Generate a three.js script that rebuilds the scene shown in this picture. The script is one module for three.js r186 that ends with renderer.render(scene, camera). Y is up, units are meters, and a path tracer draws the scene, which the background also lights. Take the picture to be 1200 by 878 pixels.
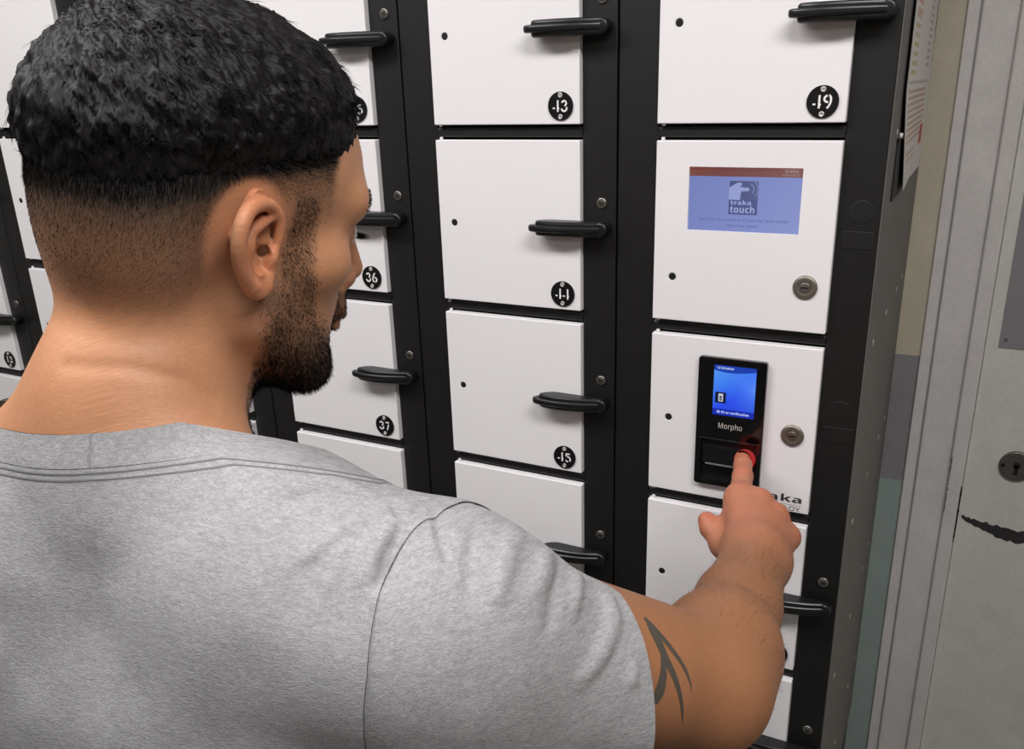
import * as THREE from 'three';
import { mergeGeometries, mergeVertices } from 'three/addons/utils/BufferGeometryUtils.js';
import { RoundedBoxGeometry } from 'three/addons/geometries/RoundedBoxGeometry.js';
import { RectAreaLightUniformsLib } from 'three/addons/lights/RectAreaLightUniformsLib.js';
import { FontLoader } from 'three/addons/loaders/FontLoader.js';
import { Brush, Evaluator, SUBTRACTION } from 'three-bvh-csg';
import { TextGeometry } from 'three/addons/geometries/TextGeometry.js';

// ---------------------------------------------------------------- camera, lights, exposure
// world frame: x along the locker fronts (0 = right edge of the bank), z out of the lockers (0 = door faces), y up
const scene = new THREE.Scene();
scene.background = new THREE.Color(0x000000);
const camera = new THREE.PerspectiveCamera(47.1877, 1200 / 878, 0.03, 30);
camera.position.set(0.08314, 0.04662, 0.98103);
camera.quaternion.setFromRotationMatrix(new THREE.Matrix4().makeBasis(
  new THREE.Vector3(0.89410513, -0.02383119, -0.44722264),
  new THREE.Vector3(-0.13245029, 0.93984394, -0.31488138),
  new THREE.Vector3(0.42782349, 0.34077182, 0.83716284)));
camera.setViewOffset(1200, 878, -23.04, -31.35, 1200, 878);
camera.updateProjectionMatrix();

const renderer = new THREE.WebGLRenderer({ antialias: true });
renderer.toneMapping = THREE.LinearToneMapping;
renderer.toneMappingExposure = 1.0;
renderer.shadowMap.enabled = true;
RectAreaLightUniformsLib.init();

const FLOOR = -1.62, CEIL = 1.02, WALL_Z = -0.565;
// fluorescent ceiling panels: [x, z, length along x, width along z, strength]
const PANELS = [[-1.15, 0.92, 1.25, 0.34, 1], [0.50, 0.92, 1.25, 0.34, 1], [-1.15, 2.6, 1.25, 0.34, 0.12], [0.62, 2.6, 1.25, 0.34, 0.12]];
const PANEL_POWER = 18.5, PANEL_COLOR = new THREE.Color(1.0, 0.985, 0.985);
for (const [x, z, w, d, s] of PANELS) {
  const l = new THREE.RectAreaLight(PANEL_COLOR, PANEL_POWER * s, w - 0.04, d - 0.04);
  l.position.set(x, CEIL - 0.058, z); l.lookAt(x, -5, z); scene.add(l);
}

// ---------------------------------------------------------------- helpers
function rng(seed) { let a = seed >>> 0; return () => { a = (a + 0x6D2B79F5) | 0; let t = Math.imul(a ^ (a >>> 15), 1 | a); t = (t + Math.imul(t ^ (t >>> 7), 61 | t)) ^ t; return ((t ^ (t >>> 14)) >>> 0) / 4294967296; }; }
const used = new Map();
function numbered(n) { const k = used.get(n) || 0; used.set(n, k + 1); return k ? n + '_' + String(k).padStart(3, '0') : n; }
function shadows(o) { o.traverse(c => { if (c.isMesh) { c.castShadow = true; c.receiveShadow = true; } }); }
function thing(name, label, category, [x, y, z] = [0, 0, 0], group) {
  const o = new THREE.Group(); o.name = numbered(name); o.position.set(x, y, z); scene.add(o);
  o.userData = { label, category }; if (group) o.userData.group = group; return o;
}
function part(name, geo, mat, parent, label) {
  const g = Array.isArray(geo) ? merge(geo) : geo;
  if (mat.userData.metric) metric(g);
  const m = new THREE.Mesh(g, mat); m.name = name; m.castShadow = m.receiveShadow = true; parent.add(m);
  if (label) m.userData.label = label; return m;
}
function struct(name, geo, mat, parent) { const m = part(name, geo, mat, parent || scene); if (!parent) m.userData.kind = 'structure'; return m; }
function merge(list) {
  list = list.map(g => g.index ? g.toNonIndexed() : g);
  for (const g of list) for (const k of Object.keys(g.attributes)) if (!['position', 'normal', 'uv'].includes(k)) g.deleteAttribute(k);
  return list.length > 1 ? mergeGeometries(list) : list[0];
}
function box(x0, x1, y0, y1, z0, z1, r = 0) {
  const w = x1 - x0, h = y1 - y0, d = z1 - z0;
  const g = r ? new RoundedBoxGeometry(w, h, d, 2, r) : new THREE.BoxGeometry(w, h, d);
  g.translate((x0 + x1) / 2, (y0 + y1) / 2, (z0 + z1) / 2); return g;
}
function metric(g) {                                                // uv in metres, taken along the face's own plane
  const p = g.attributes.position, n = g.attributes.normal, uv = g.attributes.uv;
  for (let i = 0; i < p.count; i++) { const a = Math.abs(n.getX(i)), b = Math.abs(n.getY(i)), c = Math.abs(n.getZ(i)); if (c >= a && c >= b) uv.setXY(i, p.getX(i), p.getY(i)); else if (a >= b) uv.setXY(i, p.getZ(i), p.getY(i)); else uv.setXY(i, p.getX(i), p.getZ(i)); }
  return g;
}
function disc(r, depth, x, y, z, seg = 32, bev = 0) {            // short cylinder whose axis is z, front face at z
  let g;
  if (bev) g = new THREE.LatheGeometry([new THREE.Vector2(0, 0), new THREE.Vector2(r - bev, 0), new THREE.Vector2(r - bev * 0.3, -bev * 0.3), new THREE.Vector2(r, -bev), new THREE.Vector2(r, -depth), new THREE.Vector2(0, -depth)].reverse(), seg);
  else { g = new THREE.CylinderGeometry(r, r, depth, seg); g.translate(0, -depth / 2, 0); }
  g.rotateX(Math.PI / 2); g.translate(x, y, z); return g;
}
function shapeOf(pts) { const s = new THREE.Shape(); pts.forEach(([x, y], i) => i ? s.lineTo(x, y) : s.moveTo(x, y)); return s; }
function canvasTex(w, h, draw, srgb = true) {
  const c = document.createElement('canvas'); c.width = w; c.height = h; const k = c.getContext('2d'); draw(k, w, h);
  const t = new THREE.CanvasTexture(c); if (srgb) t.colorSpace = THREE.SRGBColorSpace; t.anisotropy = 8; t.magFilter = THREE.LinearFilter; return t;
}
function noiseTex(n, fn, srgb, rep) {                              // fn(i, j) -> 0..1 grey or [r, g, b]
  const d = new Uint8Array(n * n * 4);
  for (let j = 0; j < n; j++) for (let i = 0; i < n; i++) {
    const v = fn(i, j), o = (j * n + i) * 4, a = Array.isArray(v) ? v : [v, v, v];
    for (let k = 0; k < 3; k++) d[o + k] = Math.max(0, Math.min(255, Math.round(a[k] * 255))); d[o + 3] = 255;
  }
  const t = new THREE.DataTexture(d, n, n); t.wrapS = t.wrapT = THREE.RepeatWrapping; t.magFilter = THREE.LinearFilter;
  t.minFilter = THREE.LinearMipmapLinearFilter; t.generateMipmaps = true; if (srgb) t.colorSpace = THREE.SRGBColorSpace;
  if (rep) t.repeat.set(rep, rep); t.needsUpdate = true; return t;
}
function tileNoise(n, cells, seed, cy = cells) {                     // tiling value noise on an n x n grid
  const r = rng(seed), L = new Float32Array(cells * cy); for (let i = 0; i < L.length; i++) L[i] = r();
  const s = t => t * t * (3 - 2 * t);
  return (i, j) => {
    const x = i / n * cells, y = j / n * cy, x0 = Math.floor(x), y0 = Math.floor(y), fx = s(x - x0), fy = s(y - y0);
    const a = (p, q) => L[((q % cy) + cy) % cy * cells + ((p % cells) + cells) % cells];
    return (a(x0, y0) * (1 - fx) + a(x0 + 1, y0) * fx) * (1 - fy) + (a(x0, y0 + 1) * (1 - fx) + a(x0 + 1, y0 + 1) * fx) * fy;
  };
}
const hash3 = (x, y, z) => { let h = Math.imul(x, 374761393) + Math.imul(y, 668265263) + Math.imul(z, 2147483647 ^ 0x5bd1e995); h = Math.imul(h ^ (h >>> 13), 1274126177); return ((h ^ (h >>> 16)) >>> 0) / 4294967296; };
function vnoise(x, y, z) {
  const X = Math.floor(x), Y = Math.floor(y), Z = Math.floor(z), s = t => t * t * (3 - 2 * t), fx = s(x - X), fy = s(y - Y), fz = s(z - Z);
  const l = (a, b, t) => a + (b - a) * t;
  return l(l(l(hash3(X, Y, Z), hash3(X + 1, Y, Z), fx), l(hash3(X, Y + 1, Z), hash3(X + 1, Y + 1, Z), fx), fy),
           l(l(hash3(X, Y, Z + 1), hash3(X + 1, Y, Z + 1), fx), l(hash3(X, Y + 1, Z + 1), hash3(X + 1, Y + 1, Z + 1), fx), fy), fz);
}

// ---------------------------------------------------------------- materials
const std = (color, roughness = 0.6, metalness = 0, o = {}) => new THREE.MeshPhysicalMaterial({ color, roughness, metalness, ...o });
const grainT = (() => { const a = tileNoise(256, 128, 5), b = tileNoise(256, 48, 6); return noiseTex(256, (i, j) => 0.5 * a(i, j) + 0.5 * b(i, j)); })();
const rep = (t, x, y = x) => { const c = t.clone(); c.repeat.set(x, y); c.needsUpdate = true; return c; };
const M = {
  black: std(0x131212, 0.48, 0, { bumpMap: rep(grainT, 8), bumpScale: 0.00008 }),
  white: std(0xf1edee, 0.42, 0, { clearcoat: 0.15, clearcoatRoughness: 0.35 }),
  side: std(0x68645f, 0.55, 0, { bumpMap: rep(grainT, 6), bumpScale: 0.0002 }),
  handle: std(0x131414, 0.34),
  gap: std(0x060606, 0.9),
  steel: std(0x9a968e, 0.32, 0.9),
  steelDark: std(0x6f6960, 0.38, 0.9),
  slot: std(0x050505, 0.8),
  gloss: std(0x060607, 0.16, 0, { clearcoat: 0.6 }),
  satin: std(0x141415, 0.45),
};

// ---------------------------------------------------------------- the room
const wallGrain = (() => { const a = tileNoise(512, 180, 11), b = tileNoise(512, 24, 12), c = tileNoise(512, 6, 13);
  return noiseTex(512, (i, j) => { const v = 0.9 + 0.1 * (0.4 * a(i, j) + 0.35 * b(i, j) + 0.25 * c(i, j)); return [v, v, v]; }, true); })();
const paint = (hex, r = 0.6) => { const m = std(hex, r, 0, { map: wallG2, bumpMap: grainG2, bumpScale: 0.00012 }); m.userData.metric = true; return m; };
const wallG2 = rep(wallGrain, 1.6), grainG2 = rep(grainT, 9);
struct('floor', box(-3.6, 2.0, FLOOR - 0.1, FLOOR, -0.75, 4.0), paint(0x6d6b68, 0.4, 4));
struct('ceiling', box(-3.6, 2.0, CEIL, CEIL + 0.1, -0.75, 4.0), paint(0xe6e4e0, 0.9, 4));
struct('wall_left', box(-3.7, -3.6, FLOOR, CEIL, -0.75, 4.0), paint(0xd8d4cb, 0.7, 4));
struct('wall_right', box(2.0, 2.1, FLOOR, CEIL, -0.75, 4.0), paint(0xb8b2a4, 0.7, 4));
struct('wall_front', box(-3.7, 2.1, FLOOR, CEIL, 4.0, 4.1), paint(0xa8a49b, 0.7, 4));
// back wall, painted cream above a grey-violet stripe above a teal dado
{
  const w = new THREE.Group(); w.name = 'wall_back'; w.userData.kind = 'structure'; scene.add(w);
  part('upper_paint', box(-3.6, 2.0, -0.3955, CEIL, -0.75, WALL_Z), paint(0xc6bda8, 0.65, 3), w, 'cream upper paint');
  part('stripe_paint', box(-3.6, 2.0, -0.630, -0.3955, -0.75, WALL_Z), paint(0x8e8a8d, 0.6, 3), w, 'grey violet stripe');
  part('dado_paint', box(-3.6, 2.0, FLOOR, -0.630, -0.75, WALL_Z), paint(0x9aa8a3, 0.6, 3), w, 'teal grey lower paint');
}
// painted steel door beside the lockers
{
  const d = new THREE.Group(); d.name = 'door_1'; d.userData.kind = 'structure'; scene.add(d);
  const fp = paint(0xd9d4d1, 0.45, 2), lp = paint(0xd7d4cd, 0.5, 2), dark = std(0x2c2a2a, 0.7);
  const y1 = 0.62, z = WALL_Z;
  part('frame', [box(0.0395, 0.0572, FLOOR, y1 + 0.06, z, z + 0.006, 0.002), box(0.0592, 0.1165, FLOOR, y1 + 0.04, z, z + 0.012, 0.003),
    box(0.0572, 0.0592, FLOOR, y1 + 0.04, z, z + 0.002), box(0.1095, 0.1335, FLOOR, y1, z, z + 0.02, 0.004),
    box(0.0395, 1.1, y1, y1 + 0.1, z, z + 0.012, 0.003)], fp, d);
  part('door_leaf', box(0.1345, 1.02, FLOOR + 0.01, y1, z, z + 0.004, 0.001), lp, d);
  part('panel', box(0.1535, 0.52, -0.3665, 0.3, z + 0.004, z + 0.0055, 0.0005), std(0x878285, 0.5), d, 'grey violet plate');
  part('panel_screw', [disc(0.0025, 0.002, 0.163, -0.352, z + 0.0072, 12), disc(0.0025, 0.002, 0.163, 0.28, z + 0.0072, 12)], M.steel, d);
  const e = part('lock_escutcheon', disc(0.0262, 0.006, 0.2096, -0.5681, z + 0.010, 40, 0.002), std(0x77736f, 0.35, 0.8), d);
  part('keyhole', [disc(0.0055, 0.001, 0.2096, -0.5655, z + 0.0106, 20), box(0.2063, 0.2129, -0.583, -0.566, z + 0.0096, z + 0.0106)], M.slot, e);
  part('escutcheon_screw', [disc(0.0033, 0.002, 0.1895, -0.568, z + 0.0112, 16), disc(0.0033, 0.002, 0.2297, -0.568, z + 0.0112, 16)], std(0x3a3735, 0.4, 0.8), e);
  // paint scraped off in a long ragged mark across the leaf, and chips along the frame edge
  const R = rng(77), up = [], lo = [];
  for (let i = 0; i <= 40; i++) {
    const t = i / 40, x = 0.1405 + t * 0.16, mid = -0.6775 - 0.026 * Math.min(1, t * 2.2) ** 0.8 + 0.01 * t, h = 0.004 + 0.0115 * Math.min(1, t * 2.6);
    up.push([x, mid + h * (0.55 + 0.45 * R())]); lo.push([x, mid - h * (0.55 + 0.4 * R())]);
  }
  const scuff = new THREE.ExtrudeGeometry(shapeOf(up.concat(lo.reverse())), { depth: 0.0004, bevelEnabled: false }); scuff.translate(0, 0, z + 0.004);
  const chips = [scuff];
  const chipRun = (x0, y0, x1, y1b, n, w, zz) => { for (let i = 0; i < n; i++) { const t = (i + R() * 0.6) / n, x = x0 + (x1 - x0) * t, y = y0 + (y1b - y0) * t, h = 0.003 + R() * 0.011, ww = w * (0.4 + R() * 0.6);
    const g = new THREE.ExtrudeGeometry(shapeOf([[x - ww * 0.4, y], [x, y + h * 0.6], [x + ww * 0.6, y + h * 0.2], [x + ww * 0.3, y - h * 0.5], [x - ww * 0.3, y - h * 0.6]]), { depth: 0.0003, bevelEnabled: false }); g.translate(0, 0, zz); chips.push(g); } };
  chipRun(0.1115, -0.565, 0.1115, -0.67, 16, 0.0022, z + 0.02);
  chipRun(0.1332, -0.615, 0.1332, -0.72, 20, 0.0036, z + 0.0196);
  part('paint_scuff', chips, dark, d, 'dark scraped paint');
}

// ---------------------------------------------------------------- ceiling lights
PANELS.forEach(([x, z, w, d], i) => {
  const t = thing('ceiling_light', 'long white fluorescent ceiling panel, ' + ['near the lockers on the left', 'near the lockers on the right', 'far from the lockers on the left', 'far from the lockers on the right'][i], 'light', [x, CEIL, z]);
  part('housing', [box(-w / 2 - 0.02, w / 2 + 0.02, -0.05, 0, -d / 2 - 0.02, d / 2 + 0.02)], M.white, t);
  part('diffuser', box(-w / 2, w / 2, -0.055, -0.049, -d / 2, d / 2), std(0xffffff, 0.6, 0, { emissive: PANEL_COLOR, emissiveIntensity: 3 }), t);
});

const FONT = await new FontLoader().loadAsync('fonts/droid/droid_sans_bold.typeface.json'), FONT_SANS = await new FontLoader().loadAsync('fonts/droid/droid_sans_regular.typeface.json');
// ---------------------------------------------------------------- the locker bank
const W = 0.3, PITCH = 0.2276, Y0 = -0.0017, GAP = 0.0182, DL = 0.0511, DR = 0.0447, FZ = -0.008;
const TOP = Y0 + 2 * PITCH + 0.02, BASE = Y0 - 5 * PITCH;
const rowY = k => Y0 - k * PITCH;                                   // centre of the divider under row k

// number discs: one atlas of stencilled numbers
const atlas = { cells: new Map(), tex: null };
const discNumbers = [];
const COLS = [                                                       // right to left
  { nums: { '-1': 0, 0: 49, 3: 50, 4: 51, 5: 52 } },
  { nums: { '-1': 42, 0: 43, 1: 44, 2: 45, 3: 46, 4: 47, 5: 48 } },
  { nums: { '-1': 34, 0: 35, 1: 36, 2: 37, 3: 38, 4: 39, 5: 40 } },
  { nums: { '-1': 26, 0: 27, 1: 28, 2: 29, 3: 30, 4: 31, 5: 32 } },
  { nums: { '-1': 18, 0: 19, 1: 20, 2: 21, 3: 22, 4: 23, 5: 24 } },
  { nums: { '-1': 10, 0: 11, 1: 12, 2: 13, 3: 14, 4: 15, 5: 16 } },
];
for (const c of COLS) for (const k in c.nums) if (c.nums[k]) discNumbers.push(c.nums[k]);
atlas.tex = canvasTex(1024, 1024, (k) => {
  k.fillStyle = '#0d0c0d'; k.fillRect(0, 0, 1024, 1024);
  discNumbers.forEach((n, i) => {
    const cx = (i % 8) * 128 + 64, cy = Math.floor(i / 8) * 128 + 64; atlas.cells.set(n, [i % 8, Math.floor(i / 8)]);
    k.strokeStyle = '#f2efee'; k.lineCap = 'butt'; k.lineJoin = 'round';
    const digit = (ch, x, y) => {                                    // stencil digits 26 x 46 drawn about (x, y)
      k.lineWidth = 8; const P = (f) => { k.beginPath(); f(); k.stroke(); };
      const L = (...p) => P(() => p.forEach(([a, b], q) => q ? k.lineTo(x + a, y + b) : k.moveTo(x + a, y + b)));
      const A = (cx2, cy2, r, a0, a1) => P(() => k.arc(x + cx2, y + cy2, r, a0 * Math.PI, a1 * Math.PI));
      if (ch === '4') { L([7, -24], [7, 24]); k.lineWidth = 7; L([7, 10], [14, 10]); L([-17, 9], [-6, 9]); }
      else if (ch === '3') { A(-1, -11, 10, 1.05, 2.45); A(-1, 9, 12, -0.12, 0.98); }
      else if (ch === '6') { P(() => { k.moveTo(x + 4, y - 24); k.quadraticCurveTo(x - 12, y - 8, x - 11, y + 10); k.quadraticCurveTo(x - 8, y + 22, x - 3, y + 22); }); A(2, 10, 11, 1.4, 2.5); }
      else if (ch === '9') { P(() => { k.moveTo(x - 2, y + 24); k.quadraticCurveTo(x + 13, y + 8, x + 11, y - 12); k.quadraticCurveTo(x + 8, y - 22, x + 3, y - 22); }); A(-2, -10, 11, 0.4, 1.5); }
      else if (ch === '7') { L([-12, -20], [12, -20]); L([8, -10], [-3, 24]); }
      else if (ch === '5') { L([10, -20], [-8, -20], [-10, -6]); A(-1, 8, 13, -0.6, 0.25); L([-12, 14], [-6, 21], [0, 21]); }
      else if (ch === '1') L([0, -24], [0, 24]);
      else if (ch === '2') { A(0, -11, 11, 1.05, 2.2); L([9, -2], [-8, 20]); L([-4, 20], [13, 20]); }
      else if (ch === '0') { A(0, 0, 17, 0.58, 1.42); A(0, 0, 17, 1.58, 2.42); }
      else if (ch === '8') { A(0, -11, 10, 0.6, 1.4); A(0, -11, 10, 1.6, 2.4); A(0, 11, 11, 0.6, 1.4); A(0, 11, 11, 1.6, 2.4); }
    };
    const s = String(n); digit(s[0], cx - 19, cy); digit(s[1], cx + 19, cy);
  });
});
const matDisc = std(0xffffff, 0.35, 0, { map: atlas.tex });
function discGeo(n) {
  const r = 0.0163, g = new THREE.CylinderGeometry(r, r, 0.0016, 40); g.rotateX(Math.PI / 2); g.translate(0, 0, 0.0008);
  const [ci, cj] = atlas.cells.get(n), p = g.attributes.position, uv = g.attributes.uv;
  for (let i = 0; i < p.count; i++) { const u = 0.5 + p.getX(i) / (2 * r) * 0.92, v = 0.5 - p.getY(i) / (2 * r) * 0.92; uv.setXY(i, (ci + u) / 8, 1 - (cj + v) / 8); }
  return g;
}
const screwGeo = (() => { const ring = new THREE.TorusGeometry(0.0021, 0.0009, 8, 20); ring.translate(0, 0, 0.0018); return merge([ring, disc(0.0019, 0.001, 0, 0, 0.0019, 16)]); })();
const screwMat = std(0xd8d5d2, 0.3, 0.6);

// door panels: a folded steel tray with soft edges; the left edge stops short at the hinge
function doorGeo(holes) {
  const w = W - DL - DR, h = PITCH - GAP;
  const s = new THREE.Shape(), r = 0.0015; 
  s.moveTo(r, 0); s.lineTo(w - r, 0); s.quadraticCurveTo(w, 0, w, r); s.lineTo(w, h - r); s.quadraticCurveTo(w, h, w - r, h); s.lineTo(r, h); s.quadraticCurveTo(0, h, 0, h - r); s.lineTo(0, r); s.quadraticCurveTo(0, 0, r, 0);
  for (const q of holes || []) { const p = new THREE.Path(); if (q.r) p.absarc(q.x, q.y, q.r, 0, Math.PI * 2, true); else { p.moveTo(q[0], q[1]); p.lineTo(q[0], q[3]); p.lineTo(q[2], q[3]); p.lineTo(q[2], q[1]); p.closePath(); } s.holes.push(p); }
  const g = new THREE.ExtrudeGeometry(s, { depth: 0.010, bevelEnabled: true, bevelThickness: 0.0015, bevelSize: 0.0012, bevelOffset: -0.0012, bevelSegments: 3, curveSegments: 20 });
  g.translate(0, 0, -0.0115); return g;
}
const doorG = [doorGeo([{ x: 0.0224, y: 0.1135 - GAP / 2, r: 0.0042 }])];
// latch handle: a long flange with a thicker body above and below, tapering to the pivot on the post
const handleG = (() => {
  const plan = (l, f, back) => { const s = new THREE.Shape(); s.moveTo(0, back); s.lineTo(0, f * 0.42); s.bezierCurveTo(-0.028, f * 0.95, -0.058, f * 1.12, -l + 0.012, f * 0.96); s.bezierCurveTo(-l + 0.003, f * 0.9, -l, f * 0.75, -l + 0.001, f * 0.6); s.bezierCurveTo(-l + 0.003, f * 0.4, -l + 0.012, back, -l + 0.022, back); s.lineTo(0, back); return s; };
  const ex = (sh, h, b) => { const g = new THREE.ExtrudeGeometry(sh, { depth: h - 2 * b, bevelEnabled: true, bevelThickness: b, bevelSize: b, bevelOffset: -b, bevelSegments: 3, curveSegments: 14 }); g.translate(0, 0, -(h - 2 * b) / 2); g.rotateX(-Math.PI / 2); g.scale(1, 1, -1);
    const ix = g.index; const p = g.attributes.position; if (!ix) { for (const a of Object.values(g.attributes)) { const n = a.itemSize; for (let i = 0; i < a.count; i += 3) for (let k = 0; k < n; k++) { const t = a.array[(i + 1) * n + k]; a.array[(i + 1) * n + k] = a.array[(i + 2) * n + k]; a.array[(i + 2) * n + k] = t; } } } g.computeVertexNormals(); return g; };
  const a = ex(plan(0.0965, 0.027, 0.001), 0.0085, 0.0028), b = ex(plan(0.088, 0.0235, 0.001), 0.0188, 0.0034);
  const piv = disc(0.0092, 0.016, -0.003, 0, 0.0125, 28, 0.003);
  return merge([a, b, piv]);
})();
const postLock = (() => ({ ring: merge([disc(0.0064, 0.004, 0, 0, 0.0022, 28, 0.0012)]), plug: merge([disc(0.0036, 0.001, 0, 0, 0.0030, 20, 0.0004)]), slot: box(-0.0026, 0.0026, -0.0007, 0.0007, 0.0028, 0.0033) }))();
const camLock = (() => {
  const ring = new THREE.LatheGeometry([[0, 0.002], [0.0068, 0.002], [0.0073, 0.0028], [0.0112, 0.0030], [0.0132, 0.0018], [0.0136, 0]].map(([a, b]) => new THREE.Vector2(a, b)).reverse(), 40); ring.rotateX(Math.PI / 2);
  return { ring, plug: disc(0.0056, 0.002, 0, 0, 0.0034, 28, 0.0006), slot: box(-0.0042, 0.0042, -0.0009, 0.0009, 0.0030, 0.0036) };
})();
const postShape = (x0, x1) => box(x0, x1, BASE - GAP / 2, TOP, FZ - 0.035, FZ, 0.0018);
const dividerG = (() => {                                            // rolled steel bar between two doors, lip on top
  const s = shapeOf([[-0.030, -0.0066], [-0.013, -0.0066], [-0.0085, -0.0058], [-0.0075, -0.0045], [-0.0075, 0.0026], [-0.0095, 0.0054], [-0.013, 0.0064], [-0.030, 0.0064]]);
  const g = new THREE.ExtrudeGeometry(s, { depth: W - DL - DR, bevelEnabled: false }); g.rotateY(Math.PI / 2); g.scale(1, 1, -1);
  for (const a of Object.values(g.attributes)) { const n = a.itemSize; for (let i = 0; i < a.count; i += 3) for (let k = 0; k < n; k++) { const t = a.array[(i + 1) * n + k]; a.array[(i + 1) * n + k] = a.array[(i + 2) * n + k]; a.array[(i + 2) * n + k] = t; } }
  g.computeVertexNormals(); return g;
})();
const hingeG = merge([disc(0.0022, 0.003, 0, 0, 0, 14)].map(g => { g.rotateX(Math.PI / 2); return g; }));
const capG = disc(0.0125, 0.002, 0, 0, 0.0004, 40, 0.0006), plateG = box(-0.017, 0.017, -0.0095, 0.0095, -0.001, 0.0005, 0.0004);
const camMat = std(0x8d857b, 0.42, 0.8);
const holeGlintMat = std(0xb0aca4, 0.4, 0.3);
const colLabel = [
  'rightmost black locker column whose white doors hold the touch screen and the fingerprint reader',
  'black locker column with white doors numbered 43, 44 and 45',
  'black locker column with white doors numbered 36 and 37 beside the bearded face',
  'black locker column mostly hidden behind the head of the man',
  'black locker column partly seen just left of the back of the head',
  'leftmost black locker column cut by the left picture edge'];
COLS.forEach((C, ci) => {
  const xr = -ci * W, t = thing('locker_cabinet', colLabel[ci], 'locker', [xr, BASE, 0], 'black and white locker columns');
  const inner = new THREE.Group(); const oy = -BASE;                 // children are laid out about the column's right edge, y from the base
  const sg = 0.0011;
  part('post', [postShape(-DR, -sg).translate(0, oy, 0)], M.black, t);
  part('post', [postShape(-W + sg, -W + DL).translate(0, oy, 0)], M.black, t);
  part('carcass', [box(-W + 0.0016, -0.0016, BASE - GAP / 2 + 0.002 + oy, TOP - 0.002 + oy, FZ - 0.06, FZ - 0.028)], M.gap, t);
  if (ci) part('body', box(-W + 0.001, -0.001, BASE - GAP / 2 + oy, TOP + oy, WALL_Z + 0.002, FZ - 0.06), M.side, t);
  part('plinth', box(-W + 0.002, -0.002, FLOOR + oy, BASE - GAP / 2 + oy, WALL_Z + 0.01, -0.03), M.black, t);
  for (let k = -1; k <= 5; k++) {
    const y = rowY(k) + oy, pod = ci === 0 && (k === 1 || k === 2);
    const dv = part('divider', dividerG, M.black, t); dv.position.set(-W + DL, y, 0);
    const dw = W - DL - DR, x0 = -W + DL;
    let dg = doorG[0];
    if (pod && k === 1) {                                          // opening cut for the touch screen
      const A = new Brush(doorGeo([{ x: 0.0236, y: 0.0625 - GAP / 2, r: 0.0042 }])), B = new Brush(box(-0.2092 + W - DL, -0.083 + W - DL, -0.1105 - rowY(1) - GAP / 2, -0.0392 - rowY(1) - GAP / 2, -0.03, 0.02));
      A.updateMatrixWorld(); B.updateMatrixWorld(); const ev = new Evaluator(); ev.useGroups = false; dg = ev.evaluate(A, B, SUBTRACTION).geometry;
    }
    if (pod && k === 2) dg = doorGeo([{ x: 0.0246, y: 0.1105 - GAP / 2, r: 0.0042 }]);
    const d = part('door', dg, M.white, t, pod ? (k === 1 ? 'white door holding the touch screen' : 'white door holding the fingerprint reader') : undefined);
    d.position.set(x0, y + GAP / 2, 0);
    part('pin', disc(0.0041, 0.002, pod ? (k === 1 ? 0.0236 : 0.0246) : 0.0224, (pod ? (k === 1 ? 0.0625 : 0.1105) : 0.1135) - GAP / 2, -0.0004, 20), M.slot, d, 'small black pin');
    for (const s of [0, 1]) { const h = part('hinge_pin', hingeG, M.white, d); h.position.set(0.006, s ? PITCH - GAP : -0.0024, -0.006); if (s) h.position.y += 0.0004; }
    if (!pod) {
      const h = part('handle', handleG, M.handle, t); h.position.set(-0.0118, y + 0.1148, -0.0005);
      const n = C.nums[k];
      if (n) {
        const dd = part('number_disc', discGeo(n), matDisc, t); dd.position.set(-0.0692, y + 0.0300, 0);
        for (const s of [-1, 1]) { const q = part('disc_screw', screwGeo, screwMat, dd); q.position.set(0, s * 0.0122, 0); }
      }
      const l = part('post_lock', postLock.ring, M.steel, t); l.position.set(-0.0195, y + 0.1448, FZ);
      part('plug', postLock.plug, M.steelDark, l); part('key_slot', postLock.slot, M.slot, l);
    } else {
      const l = part('cam_lock', camLock.ring, camMat, d); l.position.set(-0.0709 + W - DL, k === 1 ? 0.0611 - GAP / 2 : 0.1097 - GAP / 2, 0);
      const pl = part('cam_lock_plug', camLock.plug, M.steel, d); pl.position.copy(l.position);
      const sl = part('key_slot', camLock.slot, M.slot, d); sl.position.copy(l.position);
      const cp = part('blank_cap', capG, M.black, t); cp.position.set(-0.0205, y + 0.1448, FZ);
      const pt = part('blank_plate', plateG, M.black, t); pt.position.set(-0.0215, y + 0.1148, FZ);
    }
  }
  if (ci === 0) {
    // side panel of the bank: a grey sheet; pale discs paint the glint of its punched holes
    const s = new THREE.Shape(), z0 = -WALL_Z - 0.002, z1 = 0.010; s.moveTo(z1, BASE); s.lineTo(z0, BASE); s.lineTo(z0, TOP); s.lineTo(z1, TOP); s.lineTo(z1, BASE);
    const g = new THREE.ExtrudeGeometry(s, { depth: 0.0012, bevelEnabled: false, curveSegments: 10 }); g.rotateY(Math.PI / 2); g.translate(-0.0012, oy, 0);
    const sp = part('side_panel', g, M.side, t, 'grey side panel');
    for (let j = -4; j <= 1; j++) for (const hz of [0.081, 0.237, 0.391, 0.483]) { const y = -0.007 + 0.2395 * j; if (y < BASE + 0.02 || y > TOP - 0.02) continue; const q = part('hole_glint', disc(0.0046, 0.0012, 0, 0, 0.0008, 14, 0.0005).rotateY(Math.PI / 2), holeGlintMat, sp); q.position.set(0, y + oy, -hz); }
    part('body', box(-W + 0.001, -0.004, BASE - GAP / 2 + oy, TOP + oy, WALL_Z + 0.002, FZ - 0.06), std(0xd9d5cd, 0.6), t);
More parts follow.
